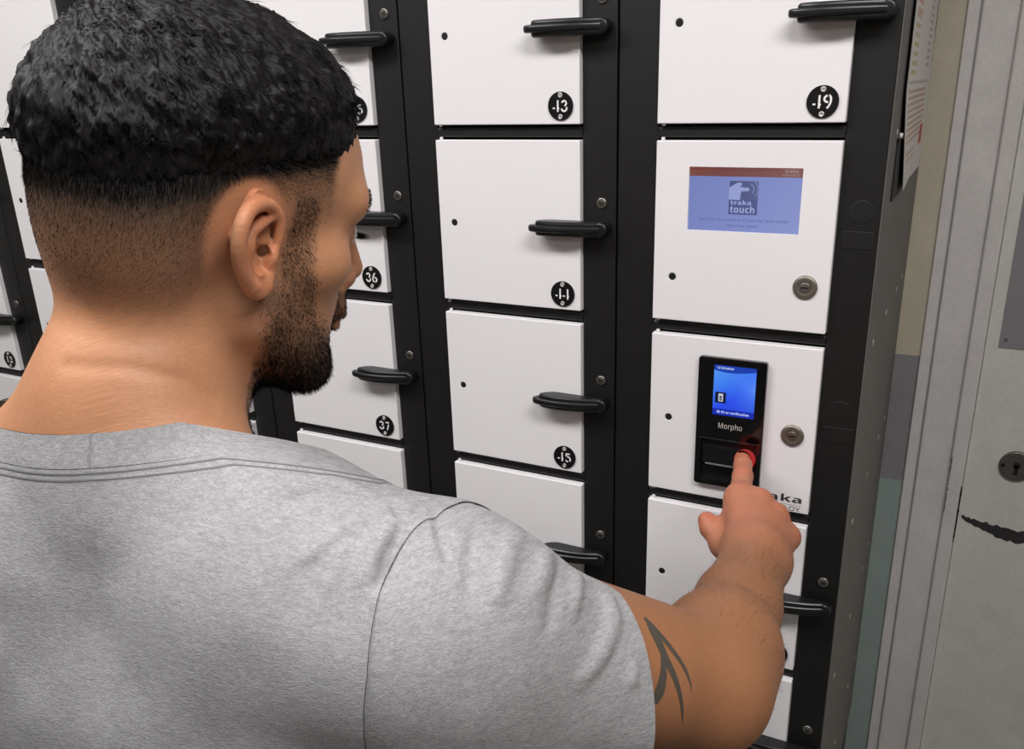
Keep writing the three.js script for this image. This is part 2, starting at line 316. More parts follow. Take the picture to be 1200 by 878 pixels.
    // touch screen behind the opening of its door
    const tex = canvasTex(1024, 578, (k, w, h) => {
      k.fillStyle = '#8c9bdc'; k.fillRect(0, 0, w, h);
      const g1 = k.createLinearGradient(0, 0, w, h); g1.addColorStop(0, '#8290d2'); g1.addColorStop(0.3, '#8795d8'); g1.addColorStop(1, '#9aa6e4'); k.fillStyle = g1; k.fillRect(0, 84, w, h - 84);
      const g2 = k.createLinearGradient(0, 0, w, 0); g2.addColorStop(0, '#8a4c3f'); g2.addColorStop(0.3, '#7e4a45'); g2.addColorStop(1, '#93645c'); k.fillStyle = g2; k.fillRect(0, 0, w, 84);
      k.fillStyle = '#b99aa0'; k.font = 'bold 46px sans-serif'; k.fillText('traka', 862, 44); k.font = '28px sans-serif'; k.fillText('ASSA ABLOY', 842, 74);
      const x = 376, y = 122, s = 262; k.fillStyle = '#555f98'; k.fillRect(x, y, s, 300);
      const g3 = k.createLinearGradient(x, y, x + s, y + 180); g3.addColorStop(0, '#4f5a8e'); g3.addColorStop(1, '#606a98'); k.fillStyle = g3; k.fillRect(x, y, s, 168);
      k.strokeStyle = '#7d86bb'; k.lineWidth = 16; for (const r of [52, 88]) { k.beginPath(); k.arc(x + 172, y + 74, r, -1.2, 0.75); k.stroke(); }
      k.fillStyle = '#a5b2ea'; k.beginPath(); k.moveTo(x - 2, y + 60); k.lineTo(x + 60, y + 22); k.quadraticCurveTo(x + 96, y + 4, x + 112, y + 22); k.quadraticCurveTo(x + 116, y + 40, x + 92, y + 52); k.lineTo(x + 174, y + 58); k.quadraticCurveTo(x + 194, y + 72, x + 174, y + 88); k.lineTo(x + 108, y + 92); k.lineTo(x + 102, y + 168); k.lineTo(x - 2, y + 168); k.closePath(); k.fill();
      k.fillStyle = '#b3bdf0'; k.save(); k.translate(x + 14, y + 212); k.scale(1.35, 1); k.font = 'bold 56px sans-serif'; k.fillText('traka', 0, 0, s - 90); k.restore();
      k.font = 'bold 84px sans-serif'; k.fillText('touch', x + 12, y + 284, s - 26);
      k.fillStyle = '#6b78bb'; k.font = 'bold 35px sans-serif'; k.textAlign = 'center'; k.fillText('Reach out to use and all of near the Touch screen', w / 2, 484, 900); k.fillText('not on its system', w / 2, 536);
    });
    const sc = new THREE.PlaneGeometry(0.1262, 0.0713); sc.translate(-0.1461, -0.07485 + oy, -0.0035);
    part('touch_screen', sc, std(0x222228, 0.25, 0, { emissive: 0xffffff, emissiveMap: tex, emissiveIntensity: 0.72 }), t, 'lit blue touch screen');
    part('screen_backing', box(-0.2125, -0.0797, -0.1138 + oy, -0.0359 + oy, -0.0075, -0.0038), M.slot, t);
    // maker's mark printed at the foot of the reader's door
    const font = FONT, fb = FONT_SANS;
    const txt = (s, f, size, wide, x, y, tgt) => { const g = new TextGeometry(s, { font: f, size, depth: 0.0002, curveSegments: 4 }); g.computeBoundingBox(); const bb = g.boundingBox; g.translate(-bb.min.x, 0, 0); g.scale(tgt / (bb.max.x - bb.min.x), 1, 1); g.translate(x, y, 0.00005); return g; };
    part('printed_mark', [txt('traka', font, 0.0092, 1, -0.1145, -0.4345 + oy, 0.0610), box(-0.1145, -0.0535, -0.4382 + oy, -0.4379 + oy, 0, 0.0002), txt('ASSA ABLOY', fb, 0.0056, 1, -0.1145, -0.4456 + oy, 0.0600)], std(0x3a3635, 0.5), t);
  }
  shadows(t);
});

// ---------------------------------------------------------------- fingerprint reader
{
  const x0 = -0.1866, x1 = -0.1044, y0 = -0.4272, y1 = -0.2595, t = thing('fingerprint_reader', 'black fingerprint reader with a small blue screen set in a white locker door', 'fingerprint reader', [(x0 + x1) / 2, y0, 0]);
  const ox = -(x0 + x1) / 2, oy = -y0, w = x1 - x0, h = y1 - y0, rr = 0.004;
  const s = new THREE.Shape(); const X = w / 2;
  s.moveTo(-X + rr, 0); s.lineTo(X - rr, 0); s.quadraticCurveTo(X, 0, X, rr); s.lineTo(X, h - rr); s.quadraticCurveTo(X, h, X - rr, h); s.lineTo(-X + rr, h); s.quadraticCurveTo(-X, h, -X, h - rr); s.lineTo(-X, rr); s.quadraticCurveTo(-X, 0, -X + rr, 0);
  const p = new THREE.Path(); const a = -0.1790 + ox, b = -0.1110 + ox, c = -0.4205 + oy, d = -0.3665 + oy; p.moveTo(a, c); p.lineTo(a, d); p.lineTo(b, d); p.lineTo(b, c); p.lineTo(a, c); s.holes.push(p);
  const g = new THREE.ExtrudeGeometry(s, { depth: 0.005, bevelEnabled: true, bevelThickness: 0.0015, bevelSize: 0.0012, bevelOffset: -0.0012, bevelSegments: 3, curveSegments: 8 }); g.translate(0, 0, 0.0003);
  part('housing', g, M.gloss, t);
  part('recess', [box(a - 0.001, b + 0.001, c - 0.001, d + 0.001, 0.0002, 0.0008)], M.satin, t);
  // finger shelf: a wedge rising out of the recess with a bright front edge
  const sh = new THREE.ExtrudeGeometry(shapeOf([[0, -0.402 + oy], [0.0075, -0.400 + oy], [0.013, -0.3945 + oy], [0.0125, -0.3925 + oy], [0.0008, -0.378 + oy]]), { depth: b - a - 0.008, bevelEnabled: false }); sh.rotateY(-Math.PI / 2); sh.translate(b - 0.004, 0, 0.0006);
  part('finger_shelf', sh, std(0x08080a, 0.9, 0, { specularIntensity: 0.25 }), t);
  part('shelf_edge', box(a + 0.008, b - 0.006, -0.3962 + oy, -0.3938 + oy, 0.0118, 0.0142, 0.0006), std(0x77777a, 0.3, 0.3), t);
  const tex = canvasTex(384, 480, (k, W2, H) => {
    const gr = k.createLinearGradient(0, 0, W2 * 0.9, H); gr.addColorStop(0, '#5aa0f4'); gr.addColorStop(0.35, '#3f7df2'); gr.addColorStop(0.62, '#2a4cea'); gr.addColorStop(1, '#2b52d8'); k.fillStyle = gr; k.fillRect(0, 0, W2, H);
    const g2 = k.createRadialGradient(W2, H * 0.42, 10, W2, H * 0.42, W2 * 0.75); g2.addColorStop(0, 'rgba(110,170,255,0.7)'); g2.addColorStop(1, 'rgba(70,120,255,0)'); k.fillStyle = g2; k.fillRect(0, 0, W2, H);
    k.fillStyle = '#1b3fae'; k.beginPath(); k.moveTo(0, 0); k.lineTo(W2, 0); k.lineTo(W2, 34); k.quadraticCurveTo(W2 * 0.4, 90, 0, 48); k.fill();
    k.fillStyle = '#1a2fb0'; k.fillRect(0, H - 62, W2, 62);
    k.fillStyle = '#cfe0ff'; k.font = 'bold 30px sans-serif'; k.fillText('12 October', 24, 36); k.font = 'bold 32px sans-serif'; k.fillText('ID 01 or verification', 40, H - 20, 300);
    k.fillStyle = '#10162c'; k.fillRect(20, 258, 100, 104); k.fillStyle = '#c8ccd8'; k.fillRect(50, 272, 44, 76); k.fillStyle = '#4a5068'; k.beginPath(); k.arc(72, 306, 13, 0, 7); k.fill(); k.fillRect(60, 322, 24, 18);
  });
  const sc = new THREE.PlaneGeometry(0.0505, 0.0635); sc.translate(-0.1415 + ox, -0.2995 + oy, 0.0072);
  part('screen', sc, std(0x050508, 0.2, 0, { emissive: 0xffffff, emissiveMap: tex, emissiveIntensity: 0.95 }), t, 'lit blue screen');
  const tg = new TextGeometry('Morpho', { font: FONT_SANS, size: 0.0072, depth: 0.0002, curveSegments: 4 }); tg.computeBoundingBox(); const bb = tg.boundingBox; tg.translate(-bb.min.x, 0, 0); tg.scale(0.0292 / (bb.max.x - bb.min.x), 1, 1); tg.translate(-0.1585 + ox, -0.3485 + oy, 0.0069);
  part('lettering', tg, std(0xbdb9b0, 0.5), t);
  part('seam', box(-X + 0.004, X - 0.003, -0.3640 + oy, -0.3634 + oy, 0.0066, 0.0071), std(0x3c3c3e, 0.4), t);
  // sensor window: red light around the fingertip
  const ring = new THREE.CylinderGeometry(0.0130, 0.0130, 0.002, 36, 1); ring.rotateX(Math.PI / 2 - 0.55); ring.translate(-0.1235 + ox, -0.3850 + oy, 0.0078);
  part('sensor_window', ring, std(0x400405, 0.25, 0, { emissive: 0xff0a12, emissiveIntensity: 0.26 }), t, 'glowing red sensor window');
  const l = new THREE.PointLight(0xff1010, 0.0006, 0.2); l.position.set(-0.1215 + ox, -0.3735 + oy, 0.0185); l.castShadow = true; t.add(l);
}

// ---------------------------------------------------------------- notice on the side of the bank
{
  const t = thing('paper_notice', 'white printed paper sheet with faint red print fixed to the side of the lockers', 'poster', [0, -0.08, -0.3]);
  const tex = canvasTex(768, 1024, (k, w, h) => {
    k.fillStyle = '#d6d1cc'; k.fillRect(0, 0, w, h); const R = rng(9);
    const blk = (x, y, ww, hh, col, ls) => { for (let yy = y; yy < y + hh; yy += ls) { k.fillStyle = col; let xx = x; while (xx < x + ww) { const l = 6 + R() * 26; k.fillRect(xx, yy, Math.min(l, x + ww - xx), ls * 0.5); xx += l + 5 + R() * 5; } } };
    k.fillStyle = '#b9584c'; k.fillRect(300, 110, 80, 60); blk(330, 190, 50, 150, '#c99a90', 26);
    k.fillStyle = '#8f8a86'; k.fillRect(30, 348, 620, 8);
    blk(60, 380, 140, 200, '#c4877a', 22); blk(520, 380, 120, 330, '#a9968e', 20); blk(60, 590, 140, 150, '#b5a878', 22);
    k.fillStyle = '#b7b4ad'; k.fillRect(40, 748, 640, 8); blk(60, 770, 560, 130, '#b88f78', 16);
    k.fillStyle = '#b8604e'; k.fillRect(560, 880, 110, 60); blk(80, 930, 380, 40, '#c9a89a', 20);
  });
  const g = new THREE.PlaneGeometry(0.406, 0.46, 24, 20), P = g.attributes.position;   // u along -z, v up; the lower near corner curls back
  for (let i = 0; i < P.count; i++) { const u = P.getX(i) + 0.203, v = P.getY(i) + 0.23; const curl = Math.max(0, 1 - v / 0.11) * Math.max(0, 1 - u / 0.2); const z = -(0.089 + u + curl * 0.07), wv = 0.0036 + 0.0012 * Math.sin(v * 14 + u * 3) * Math.min(1, 0.3 + u * 1.6) + curl * 0.004; P.setXYZ(i, wv, v + 0.002 + 0.01 * u * Math.max(0, 1 - v * 3), z + 0.3); }
  g.computeVertexNormals(); const back = g.clone(); { const ix = back.index.array; for (let i = 0; i < ix.length; i += 3) { const q = ix[i]; ix[i] = ix[i + 1]; ix[i + 1] = q; } back.translate(-0.0005, 0, 0); back.computeVertexNormals(); }
  part('sheet', [g, back], std(0xffffff, 0.75, 0, { map: tex }), t);
  part('backing_board', box(0.0002, 0.0020, -0.002, 0.066, 0.02, 0.2115), std(0x121212, 0.6), t, 'black board behind the sheet');
  part('pin', disc(0.003, 0.003, 0, 0, 0, 12).rotateY(Math.PI / 2).translate(0.006, 0.07, 0.217), std(0xd8cfc8, 0.4), t);
  shadows(t);
}

// ---------------------------------------------------------------- the man: distance-field body, polygonised in pieces
const V = (x, y, z) => [x, y, z];
const add = (a, b, s = 1) => [a[0] + b[0] * s, a[1] + b[1] * s, a[2] + b[2] * s], sub = (a, b) => [a[0] - b[0], a[1] - b[1], a[2] - b[2]];
const dot = (a, b) => a[0] * b[0] + a[1] * b[1] + a[2] * b[2], cross = (a, b) => [a[1] * b[2] - a[2] * b[1], a[2] * b[0] - a[0] * b[2], a[0] * b[1] - a[1] * b[0]];
const len = a => Math.hypot(a[0], a[1], a[2]), norm = a => { const l = len(a) || 1; return [a[0] / l, a[1] / l, a[2] / l]; }, mix3 = (a, b, t) => [a[0] + (b[0] - a[0]) * t, a[1] + (b[1] - a[1]) * t, a[2] + (b[2] - a[2]) * t];
const clamp = (x, a = 0, b = 1) => Math.min(b, Math.max(a, x)), sstep = (a, b, x) => { const t = clamp((x - a) / (b - a)); return t * t * (3 - 2 * t); };
const smin = (a, b, k) => { const h = Math.max(k - Math.abs(a - b), 0) / k; return Math.min(a, b) - h * h * k * 0.25; };
const smax = (a, b, k) => -smin(-a, -b, k);
const sph = (p, c, r) => Math.hypot(p[0] - c[0], p[1] - c[1], p[2] - c[2]) - r;
function cone(p, a, b, r1, r2) {                                     // capsule whose radius runs from r1 to r2
  const bx = b[0] - a[0], by = b[1] - a[1], bz = b[2] - a[2], px = p[0] - a[0], py = p[1] - a[1], pz = p[2] - a[2];
  const t = clamp((px * bx + py * by + pz * bz) / (bx * bx + by * by + bz * bz));
  return Math.hypot(px - bx * t, py - by * t, pz - bz * t) - (r1 + (r2 - r1) * t);
}
function ell(p, c, r) {
  const x = p[0] - c[0], y = p[1] - c[1], z = p[2] - c[2];
  const k0 = Math.hypot(x / r[0], y / r[1], z / r[2]), k1 = Math.hypot(x / (r[0] * r[0]), y / (r[1] * r[1]), z / (r[2] * r[2]));
  return k1 < 1e-9 ? -Math.min(...r) : k0 * (k0 - 1) / k1;
}
function chain(p, pts, rr, k) { let d = 1e9; for (let i = 0; i + 1 < pts.length; i++) { const e = cone(p, pts[i], pts[i + 1], rr[i], rr[i + 1]); d = k ? smin(d, e, k) : Math.min(d, e); } return d; }

function grad(sdf, p, e) {
  const x = p[0], y = p[1], z = p[2];
  return norm([sdf([x + e, y, z]) - sdf([x - e, y, z]), sdf([x, y + e, z]) - sdf([x, y - e, z]), sdf([x, y, z + e]) - sdf([x, y, z - e])]);
}
// surface nets on a grid of step h over the box lo..hi; whole blocks far from the surface are skipped
function nets(sdf, lo, hi, h, slack = 1.6) {
  const n = [0, 1, 2].map(i => Math.ceil((hi[i] - lo[i]) / h) + 1), [nx, ny, nz] = n, F = new Float32Array(nx * ny * nz);
  const B = 6;
  for (let k = 0; k < nz; k += B) for (let j = 0; j < ny; j += B) for (let i = 0; i < nx; i += B) {
    const K = Math.min(nz, k + B), Jm = Math.min(ny, j + B), I = Math.min(nx, i + B);
    const c = sdf([lo[0] + (i + I - 1) / 2 * h, lo[1] + (j + Jm - 1) / 2 * h, lo[2] + (k + K - 1) / 2 * h]);
    const far = Math.abs(c) > B * h * 0.87 * slack + h;
    for (let z = k; z < K; z++) for (let y = j; y < Jm; y++) for (let x = i; x < I; x++) F[(z * ny + y) * nx + x] = far ? c : sdf([lo[0] + x * h, lo[1] + y * h, lo[2] + z * h]);
  }
  const id = new Int32Array(nx * ny * nz).fill(-1), pos = [], idx = [], at = (x, y, z) => (z * ny + y) * nx + x;
  for (let z = 0; z + 1 < nz; z++) for (let y = 0; y + 1 < ny; y++) for (let x = 0; x + 1 < nx; x++) {
    let m = 0, s = [0, 0, 0], c = 0; const v = [];
    for (let q = 0; q < 8; q++) { const f = F[at(x + (q & 1), y + ((q >> 1) & 1), z + (q >> 2))]; v.push(f); if (f < 0) m |= 1 << q; }
    if (m === 0 || m === 255) continue;
    for (let a = 0; a < 8; a++) for (let b = 0; b < 3; b++) { const o = a | (1 << b); if (o === a) continue; if ((v[a] < 0) === (v[o] < 0)) continue;
      const t = v[a] / (v[a] - v[o]); const e = [a & 1, (a >> 1) & 1, a >> 2]; e[b] += t; s[0] += e[0]; s[1] += e[1]; s[2] += e[2]; c++; }
    id[at(x, y, z)] = pos.length / 3; pos.push(lo[0] + (x + s[0] / c) * h, lo[1] + (y + s[1] / c) * h, lo[2] + (z + s[2] / c) * h);
  }
  const quad = (a, b, c, d, f) => { if (a < 0 || b < 0 || c < 0 || d < 0) return; if (f) idx.push(a, b, c, a, c, d); else idx.push(a, c, b, a, d, c); };
  for (let z = 1; z + 1 < nz; z++) for (let y = 1; y + 1 < ny; y++) for (let x = 1; x + 1 < nx; x++) {
    const f = F[at(x, y, z)] < 0;
    if (f !== F[at(x + 1, y, z)] < 0) quad(id[at(x, y - 1, z - 1)], id[at(x, y, z - 1)], id[at(x, y, z)], id[at(x, y - 1, z)], f);
    if (f !== F[at(x, y + 1, z)] < 0) quad(id[at(x - 1, y, z - 1)], id[at(x - 1, y, z)], id[at(x, y, z)], id[at(x, y, z - 1)], f);
    if (f !== F[at(x, y, z + 1)] < 0) quad(id[at(x - 1, y - 1, z)], id[at(x, y - 1, z)], id[at(x, y, z)], id[at(x - 1, y, z)], f);
  }
  const P = new Float32Array(pos), N = new Float32Array(pos.length), e = h * 0.35;
  for (let i = 0; i < P.length; i += 3) {
    let p = [P[i], P[i + 1], P[i + 2]], g = grad(sdf, p, e), d = sdf(p);
    p = add(p, g, -clamp(d, -h * 0.6, h * 0.6)); g = grad(sdf, p, e);
    P[i] = p[0]; P[i + 1] = p[1]; P[i + 2] = p[2]; N[i] = g[0]; N[i + 1] = g[1]; N[i + 2] = g[2];
  }
  return { P, N, I: Uint32Array.from(idx) };
}
// keep the part of a mesh where g < 0, cutting triangles exactly along g = 0
function clip(m, g) {
  const P = [], N = [], I = [], map = new Map(), val = new Float32Array(m.P.length / 3);
  for (let i = 0; i < val.length; i++) val[i] = g([m.P[3 * i], m.P[3 * i + 1], m.P[3 * i + 2]]);
  const old = i => { let r = map.get(i); if (r === undefined) { r = P.length / 3; map.set(i, r); for (let k = 0; k < 3; k++) { P.push(m.P[3 * i + k]); N.push(m.N[3 * i + k]); } } return r; };
  const cut = (a, b) => { if (a > b) [a, b] = [b, a]; const key = a * 4194304 + b + 0.5; let r = map.get(key); if (r === undefined) { const t = val[a] / (val[a] - val[b]); r = P.length / 3; map.set(key, r); for (let k = 0; k < 3; k++) { P.push(m.P[3 * a + k] + (m.P[3 * b + k] - m.P[3 * a + k]) * t); N.push(m.N[3 * a + k] + (m.N[3 * b + k] - m.N[3 * a + k]) * t); } } return r; };
  for (let t = 0; t < m.I.length; t += 3) {
    const v = [m.I[t], m.I[t + 1], m.I[t + 2]], poly = [];
    for (let k = 0; k < 3; k++) { const a = v[k], b = v[(k + 1) % 3]; if (val[a] < 0) poly.push(old(a)); if ((val[a] < 0) !== (val[b] < 0)) poly.push(cut(a, b)); }
    for (let k = 2; k < poly.length; k++) I.push(poly[0], poly[k - 1], poly[k]);
  }
  return { P: Float32Array.from(P), N: Float32Array.from(N), I: Uint32Array.from(I) };
}
// give a sheet a thickness: outer face, inner face and a rim along its open edges
function thicken(m, t, lift = 0) {
  const n = m.P.length / 3, P = new Float32Array(n * 6), N = new Float32Array(n * 6), I = [];
  for (let i = 0; i < n * 3; i++) { P[i] = m.P[i] + m.N[i] * lift; P[n * 3 + i] = m.P[i] + m.N[i] * (lift - t); N[i] = m.N[i]; N[n * 3 + i] = -m.N[i]; }
  const E = new Map();
  for (let k = 0; k < m.I.length; k += 3) for (let q = 0; q < 3; q++) { const a = m.I[k + q], b = m.I[k + (q + 1) % 3]; if (a === b) continue; const r = b * 4194304 + a; if (E.has(r)) E.delete(r); else E.set(a * 4194304 + b, [a, b]); I.push(); }
  for (let k = 0; k < m.I.length; k += 3) { const [a, b, c] = [m.I[k], m.I[k + 1], m.I[k + 2]]; I.push(a, b, c, a + n, c + n, b + n); }
  for (const [a, b] of E.values()) I.push(b, a, a + n, b, a + n, b + n);
  return { P, N, I: Uint32Array.from(I) };
}
function toGeo(m, colorFn, uvFn) {
  const g = new THREE.BufferGeometry(), n = m.P.length / 3;
  g.setAttribute('position', new THREE.BufferAttribute(m.P, 3)); g.setAttribute('normal', new THREE.BufferAttribute(m.N, 3));
  if (colorFn) { const C = new Float32Array(n * 3); for (let i = 0; i < n; i++) { const c = colorFn([m.P[3 * i], m.P[3 * i + 1], m.P[3 * i + 2]], [m.N[3 * i], m.N[3 * i + 1], m.N[3 * i + 2]]); C.set(c, 3 * i); } g.setAttribute('color', new THREE.BufferAttribute(C, 3)); }
  const U = new Float32Array(n * 2); for (let i = 0; i < n; i++) { const u = uvFn ? uvFn([m.P[3 * i], m.P[3 * i + 1], m.P[3 * i + 2]], [m.N[3 * i], m.N[3 * i + 1], m.N[3 * i + 2]]) : [m.P[3 * i] + m.P[3 * i + 2], m.P[3 * i + 1]]; U.set(u, 2 * i); }
  g.setAttribute('uv', new THREE.BufferAttribute(U, 2)); g.setIndex(new THREE.BufferAttribute(m.I, 1)); return g;
}
function joinM(list) {
  let n = 0, k = 0; for (const m of list) { n += m.P.length; k += m.I.length; }
  const P = new Float32Array(n), N = new Float32Array(n), I = new Uint32Array(k); let a = 0, b = 0;
  for (const m of list) { P.set(m.P, a); N.set(m.N, a); for (let i = 0; i < m.I.length; i++) I[b + i] = m.I[i] + a / 3; a += m.P.length; b += m.I.length; }
  return { P, N, I };
}

// ---- pose
const HEAD = { T: V(-0.38705, -0.03984, 0.54002), yaw: -0.3607, pitch: 0.1874, roll: 0.0795, S: 1.0 };
{
  const { yaw, pitch, roll } = HEAD, cy = Math.cos(yaw), sy = Math.sin(yaw), cp = Math.cos(pitch), sp = Math.sin(pitch), cr = Math.cos(roll), sr = Math.sin(roll);
  const e = new THREE.Matrix4().makeBasis(new THREE.Vector3(-1, 0, 0), new THREE.Vector3(0, 1, 0), new THREE.Vector3(0, 0, -1));
  const Y = new THREE.Matrix4().set(cy, 0, sy, 0, 0, 1, 0, 0, -sy, 0, cy, 0, 0, 0, 0, 1), Pm = new THREE.Matrix4().set(1, 0, 0, 0, 0, cp, -sp, 0, 0, sp, cp, 0, 0, 0, 0, 1), Q = new THREE.Matrix4().set(cr, -sr, 0, 0, sr, cr, 0, 0, 0, 0, 1, 0, 0, 0, 0, 1);
  e.multiply(Y).multiply(Pm).multiply(Q); const a = e.elements; HEAD.X = [a[0], a[1], a[2]]; HEAD.Y = [a[4], a[5], a[6]]; HEAD.Z = [a[8], a[9], a[10]];
}
const toHead = p => { const q = sub(p, HEAD.T); return [dot(q, HEAD.X) / HEAD.S, dot(q, HEAD.Y) / HEAD.S, dot(q, HEAD.Z) / HEAD.S]; };
const fromHead = p => { const S = HEAD.S; return [0, 1, 2].map(i => HEAD.T[i] + S * (p[0] * HEAD.X[i] + p[1] * HEAD.Y[i] + p[2] * HEAD.Z[i])); };
const headDir = p => [0, 1, 2].map(i => p[0] * HEAD.X[i] + p[1] * HEAD.Y[i] + p[2] * HEAD.Z[i]);
// torso axes about the knob at the base of the neck: r to his right, u up, f forward
const TC = V(-0.3790, -0.1540, 0.6620), tR = norm(V(0.985, 0, -0.17)), tF0 = norm(V(-0.17, 0, -0.985)), LEAN = 0.10;
const tU = norm(add(V(0, 1, 0), tF0, Math.tan(LEAN))), tF = norm(cross(tU, tR));
const toT = p => { const q = sub(p, TC); return [dot(q, tR), dot(q, tU), dot(q, tF)]; };
const fromT = (r, u, f) => [0, 1, 2].map(i => TC[i] + r * tR[i] + u * tU[i] + f * tF[i]);
const SH = V(-0.1850, -0.2830, 0.5850), EL = V(-0.0510, -0.3880, 0.4370), WR = V(-0.0625, -0.3990, 0.2090);
const SHL = fromT(-0.185, -0.085, 0.045), ELL = fromT(-0.295, -0.355, 0.03), WRL = fromT(-0.290, -0.585, 0.12);

// ---- head in its own axes (x to his left, y up, z forward, origin between the ear holes)
function headSdf(p) {
  const q = [Math.abs(p[0]), p[1], p[2]];
  let d = ell(p, [0, 0.048, -0.014], [0.0765, 0.090, 0.1000]);
  d = smin(d, ell(p, [0, 0.046, 0.034], [0.0640, 0.066, 0.0650]), 0.03);
  d = smin(d, ell(p, [0, -0.004, -0.058], [0.066, 0.060, 0.050]), 0.035);            // occiput
  d = smin(d, ell(p, [0, -0.035, 0.042], [0.0560, 0.070, 0.0500]), 0.03);           // face
  d = smin(d, ell(q, [0.050, -0.012, 0.052], [0.018, 0.016, 0.022]), 0.025);        // cheekbones
  d = smin(d, cone(q, [0.052, -0.050, 0.008], [0.022, -0.096, 0.067], 0.018, 0.016), 0.03);   // jaw
  d = smin(d, ell(p, [0, -0.097, 0.073], [0.022, 0.018, 0.016]), 0.018);            // chin
  d = smin(d, cone(q, [0.010, 0.031, 0.0955], [0.046, 0.033, 0.0775], 0.0105, 0.010), 0.02);    // brow
  d = smax(d, -ell(q, [0.033, 0.010, 0.100], [0.017, 0.0115, 0.016]), 0.014);       // eye sockets
  d = smin(d, sph(q, [0.032, 0.010, 0.0775], 0.0130), 0.004);                       // lids
  d = smin(d, cone(p, [0, 0.022, 0.0925], [0, -0.022, 0.1110], 0.0075, 0.0098), 0.012);       // nose
  d = smin(d, sph(q, [0.0125, -0.027, 0.0995], 0.0085), 0.008);
  d = smin(d, ell(p, [0, -0.050, 0.093], [0.024, 0.015, 0.010]), 0.012);
  d = smin(d, ell(p, [0, -0.0555, 0.0965], [0.022, 0.0048, 0.0062]), 0.005);        // lips
  d = smin(d, ell(p, [0, -0.0660, 0.0945], [0.018, 0.0058, 0.0066]), 0.005);
  return d;
}
// ear in head axes: |x| outwards
const earPts = (() => {
  const o = (z, y, x) => [x, y * 0.88, z];
  const smooth = (a, n) => { const c = new THREE.CatmullRomCurve3(a.map(v => new THREE.Vector3(...v))); return c.getPoints(n).map(v => v.toArray()); };
  return {
    helix: smooth([o(0.0125, 0.000, 0.0755), o(0.0140, 0.012, 0.0770), o(0.0125, 0.024, 0.0785), o(0.0050, 0.0325, 0.0815), o(-0.0050, 0.0345, 0.0865), o(-0.0150, 0.0300, 0.0925), o(-0.0205, 0.0200, 0.0965), o(-0.0215, 0.0080, 0.0965), o(-0.0185, -0.0050, 0.0930), o(-0.0125, -0.0165, 0.0885), o(-0.0060, -0.0245, 0.0840)], 30),
    anti: smooth([o(-0.0020, 0.0230, 0.0835), o(-0.0095, 0.0150, 0.0880), o(-0.0120, 0.0040, 0.0890), o(-0.0090, -0.0080, 0.0860), o(-0.0020, -0.0140, 0.0835)], 14),
    crus: [o(0.0050, 0.0240, 0.0810), o(-0.0070, 0.0175, 0.0870)],
  };
})();
const EAR_HR = Array.from({ length: 31 }, (_, i) => 0.0030 + 0.0021 * sstep(0, 0.5, i / 30) - 0.0004 * sstep(0.55, 0.85, i / 30)), EAR_AR = Array.from({ length: 15 }, (_, i) => 0.0026 + 0.0011 * sstep(0, 0.6, i / 14));
function earSdf(p0) {
  const q = [p0[0], p0[1], p0[2] + 0.006];                                                  // q has x >= 0 on this ear's side
  const hr = EAR_HR;
  // dished plate between the skull and the rim
  let plate = 1e9; { const c = [0.0815, 0.008, -0.0045], n = norm([0.86, 0.0, 0.50]); const r = sub(q, c), t = dot(r, n), s = sub(r, n.map(v => v * t)); const a = Math.hypot(s[1] / 0.031, (s[2]) / 0.0155 , s[0] / 0.0155) ; plate = Math.max((a - 1) * 0.014, Math.abs(t + 0.0035 - 12 * (s[1] * s[1] * 0.25 + s[2] * s[2])) - 0.0022); }
  let d = chain(q, earPts.helix, hr);
  d = smin(d, plate, 0.003);
  d = smin(d, chain(q, earPts.anti, EAR_AR), 0.0035);
  d = smin(d, chain(q, earPts.crus, [0.0024, 0.0028], 0), 0.004);
  d = smin(d, ell(q, [0.0805, -0.0220, 0.0010], [0.0050, 0.0090, 0.0085]), 0.006);     // lobe
  d = smin(d, cone(q, [0.0765, -0.022, 0.007], [0.0765, -0.012, 0.010], 0.0052, 0.004), 0.005);
  d = smin(d, ell(q, [0.0790, -0.0035, 0.0090], [0.0042, 0.0065, 0.0045]), 0.004);     // tragus
  d = smin(d, cone(q, [0.074, 0.006, 0.006], [0.0795, 0.004, -0.005], 0.0028, 0.0022), 0.003);
  d = smin(d, cone(q, [0.070, 0.008, -0.008], [0.084, 0.005, -0.013], 0.009, 0.006), 0.006); // root behind
  d = smax(d, -ell(q, [0.0850, -0.0030, -0.0010], [0.0075, 0.0090, 0.0072]), 0.004);   // bowl
  d = smax(d, -cone(q, [0.085, -0.001, 0.0025], [0.066, 0.000, 0.006], 0.0040, 0.0034), 0.002);
  return d;
}
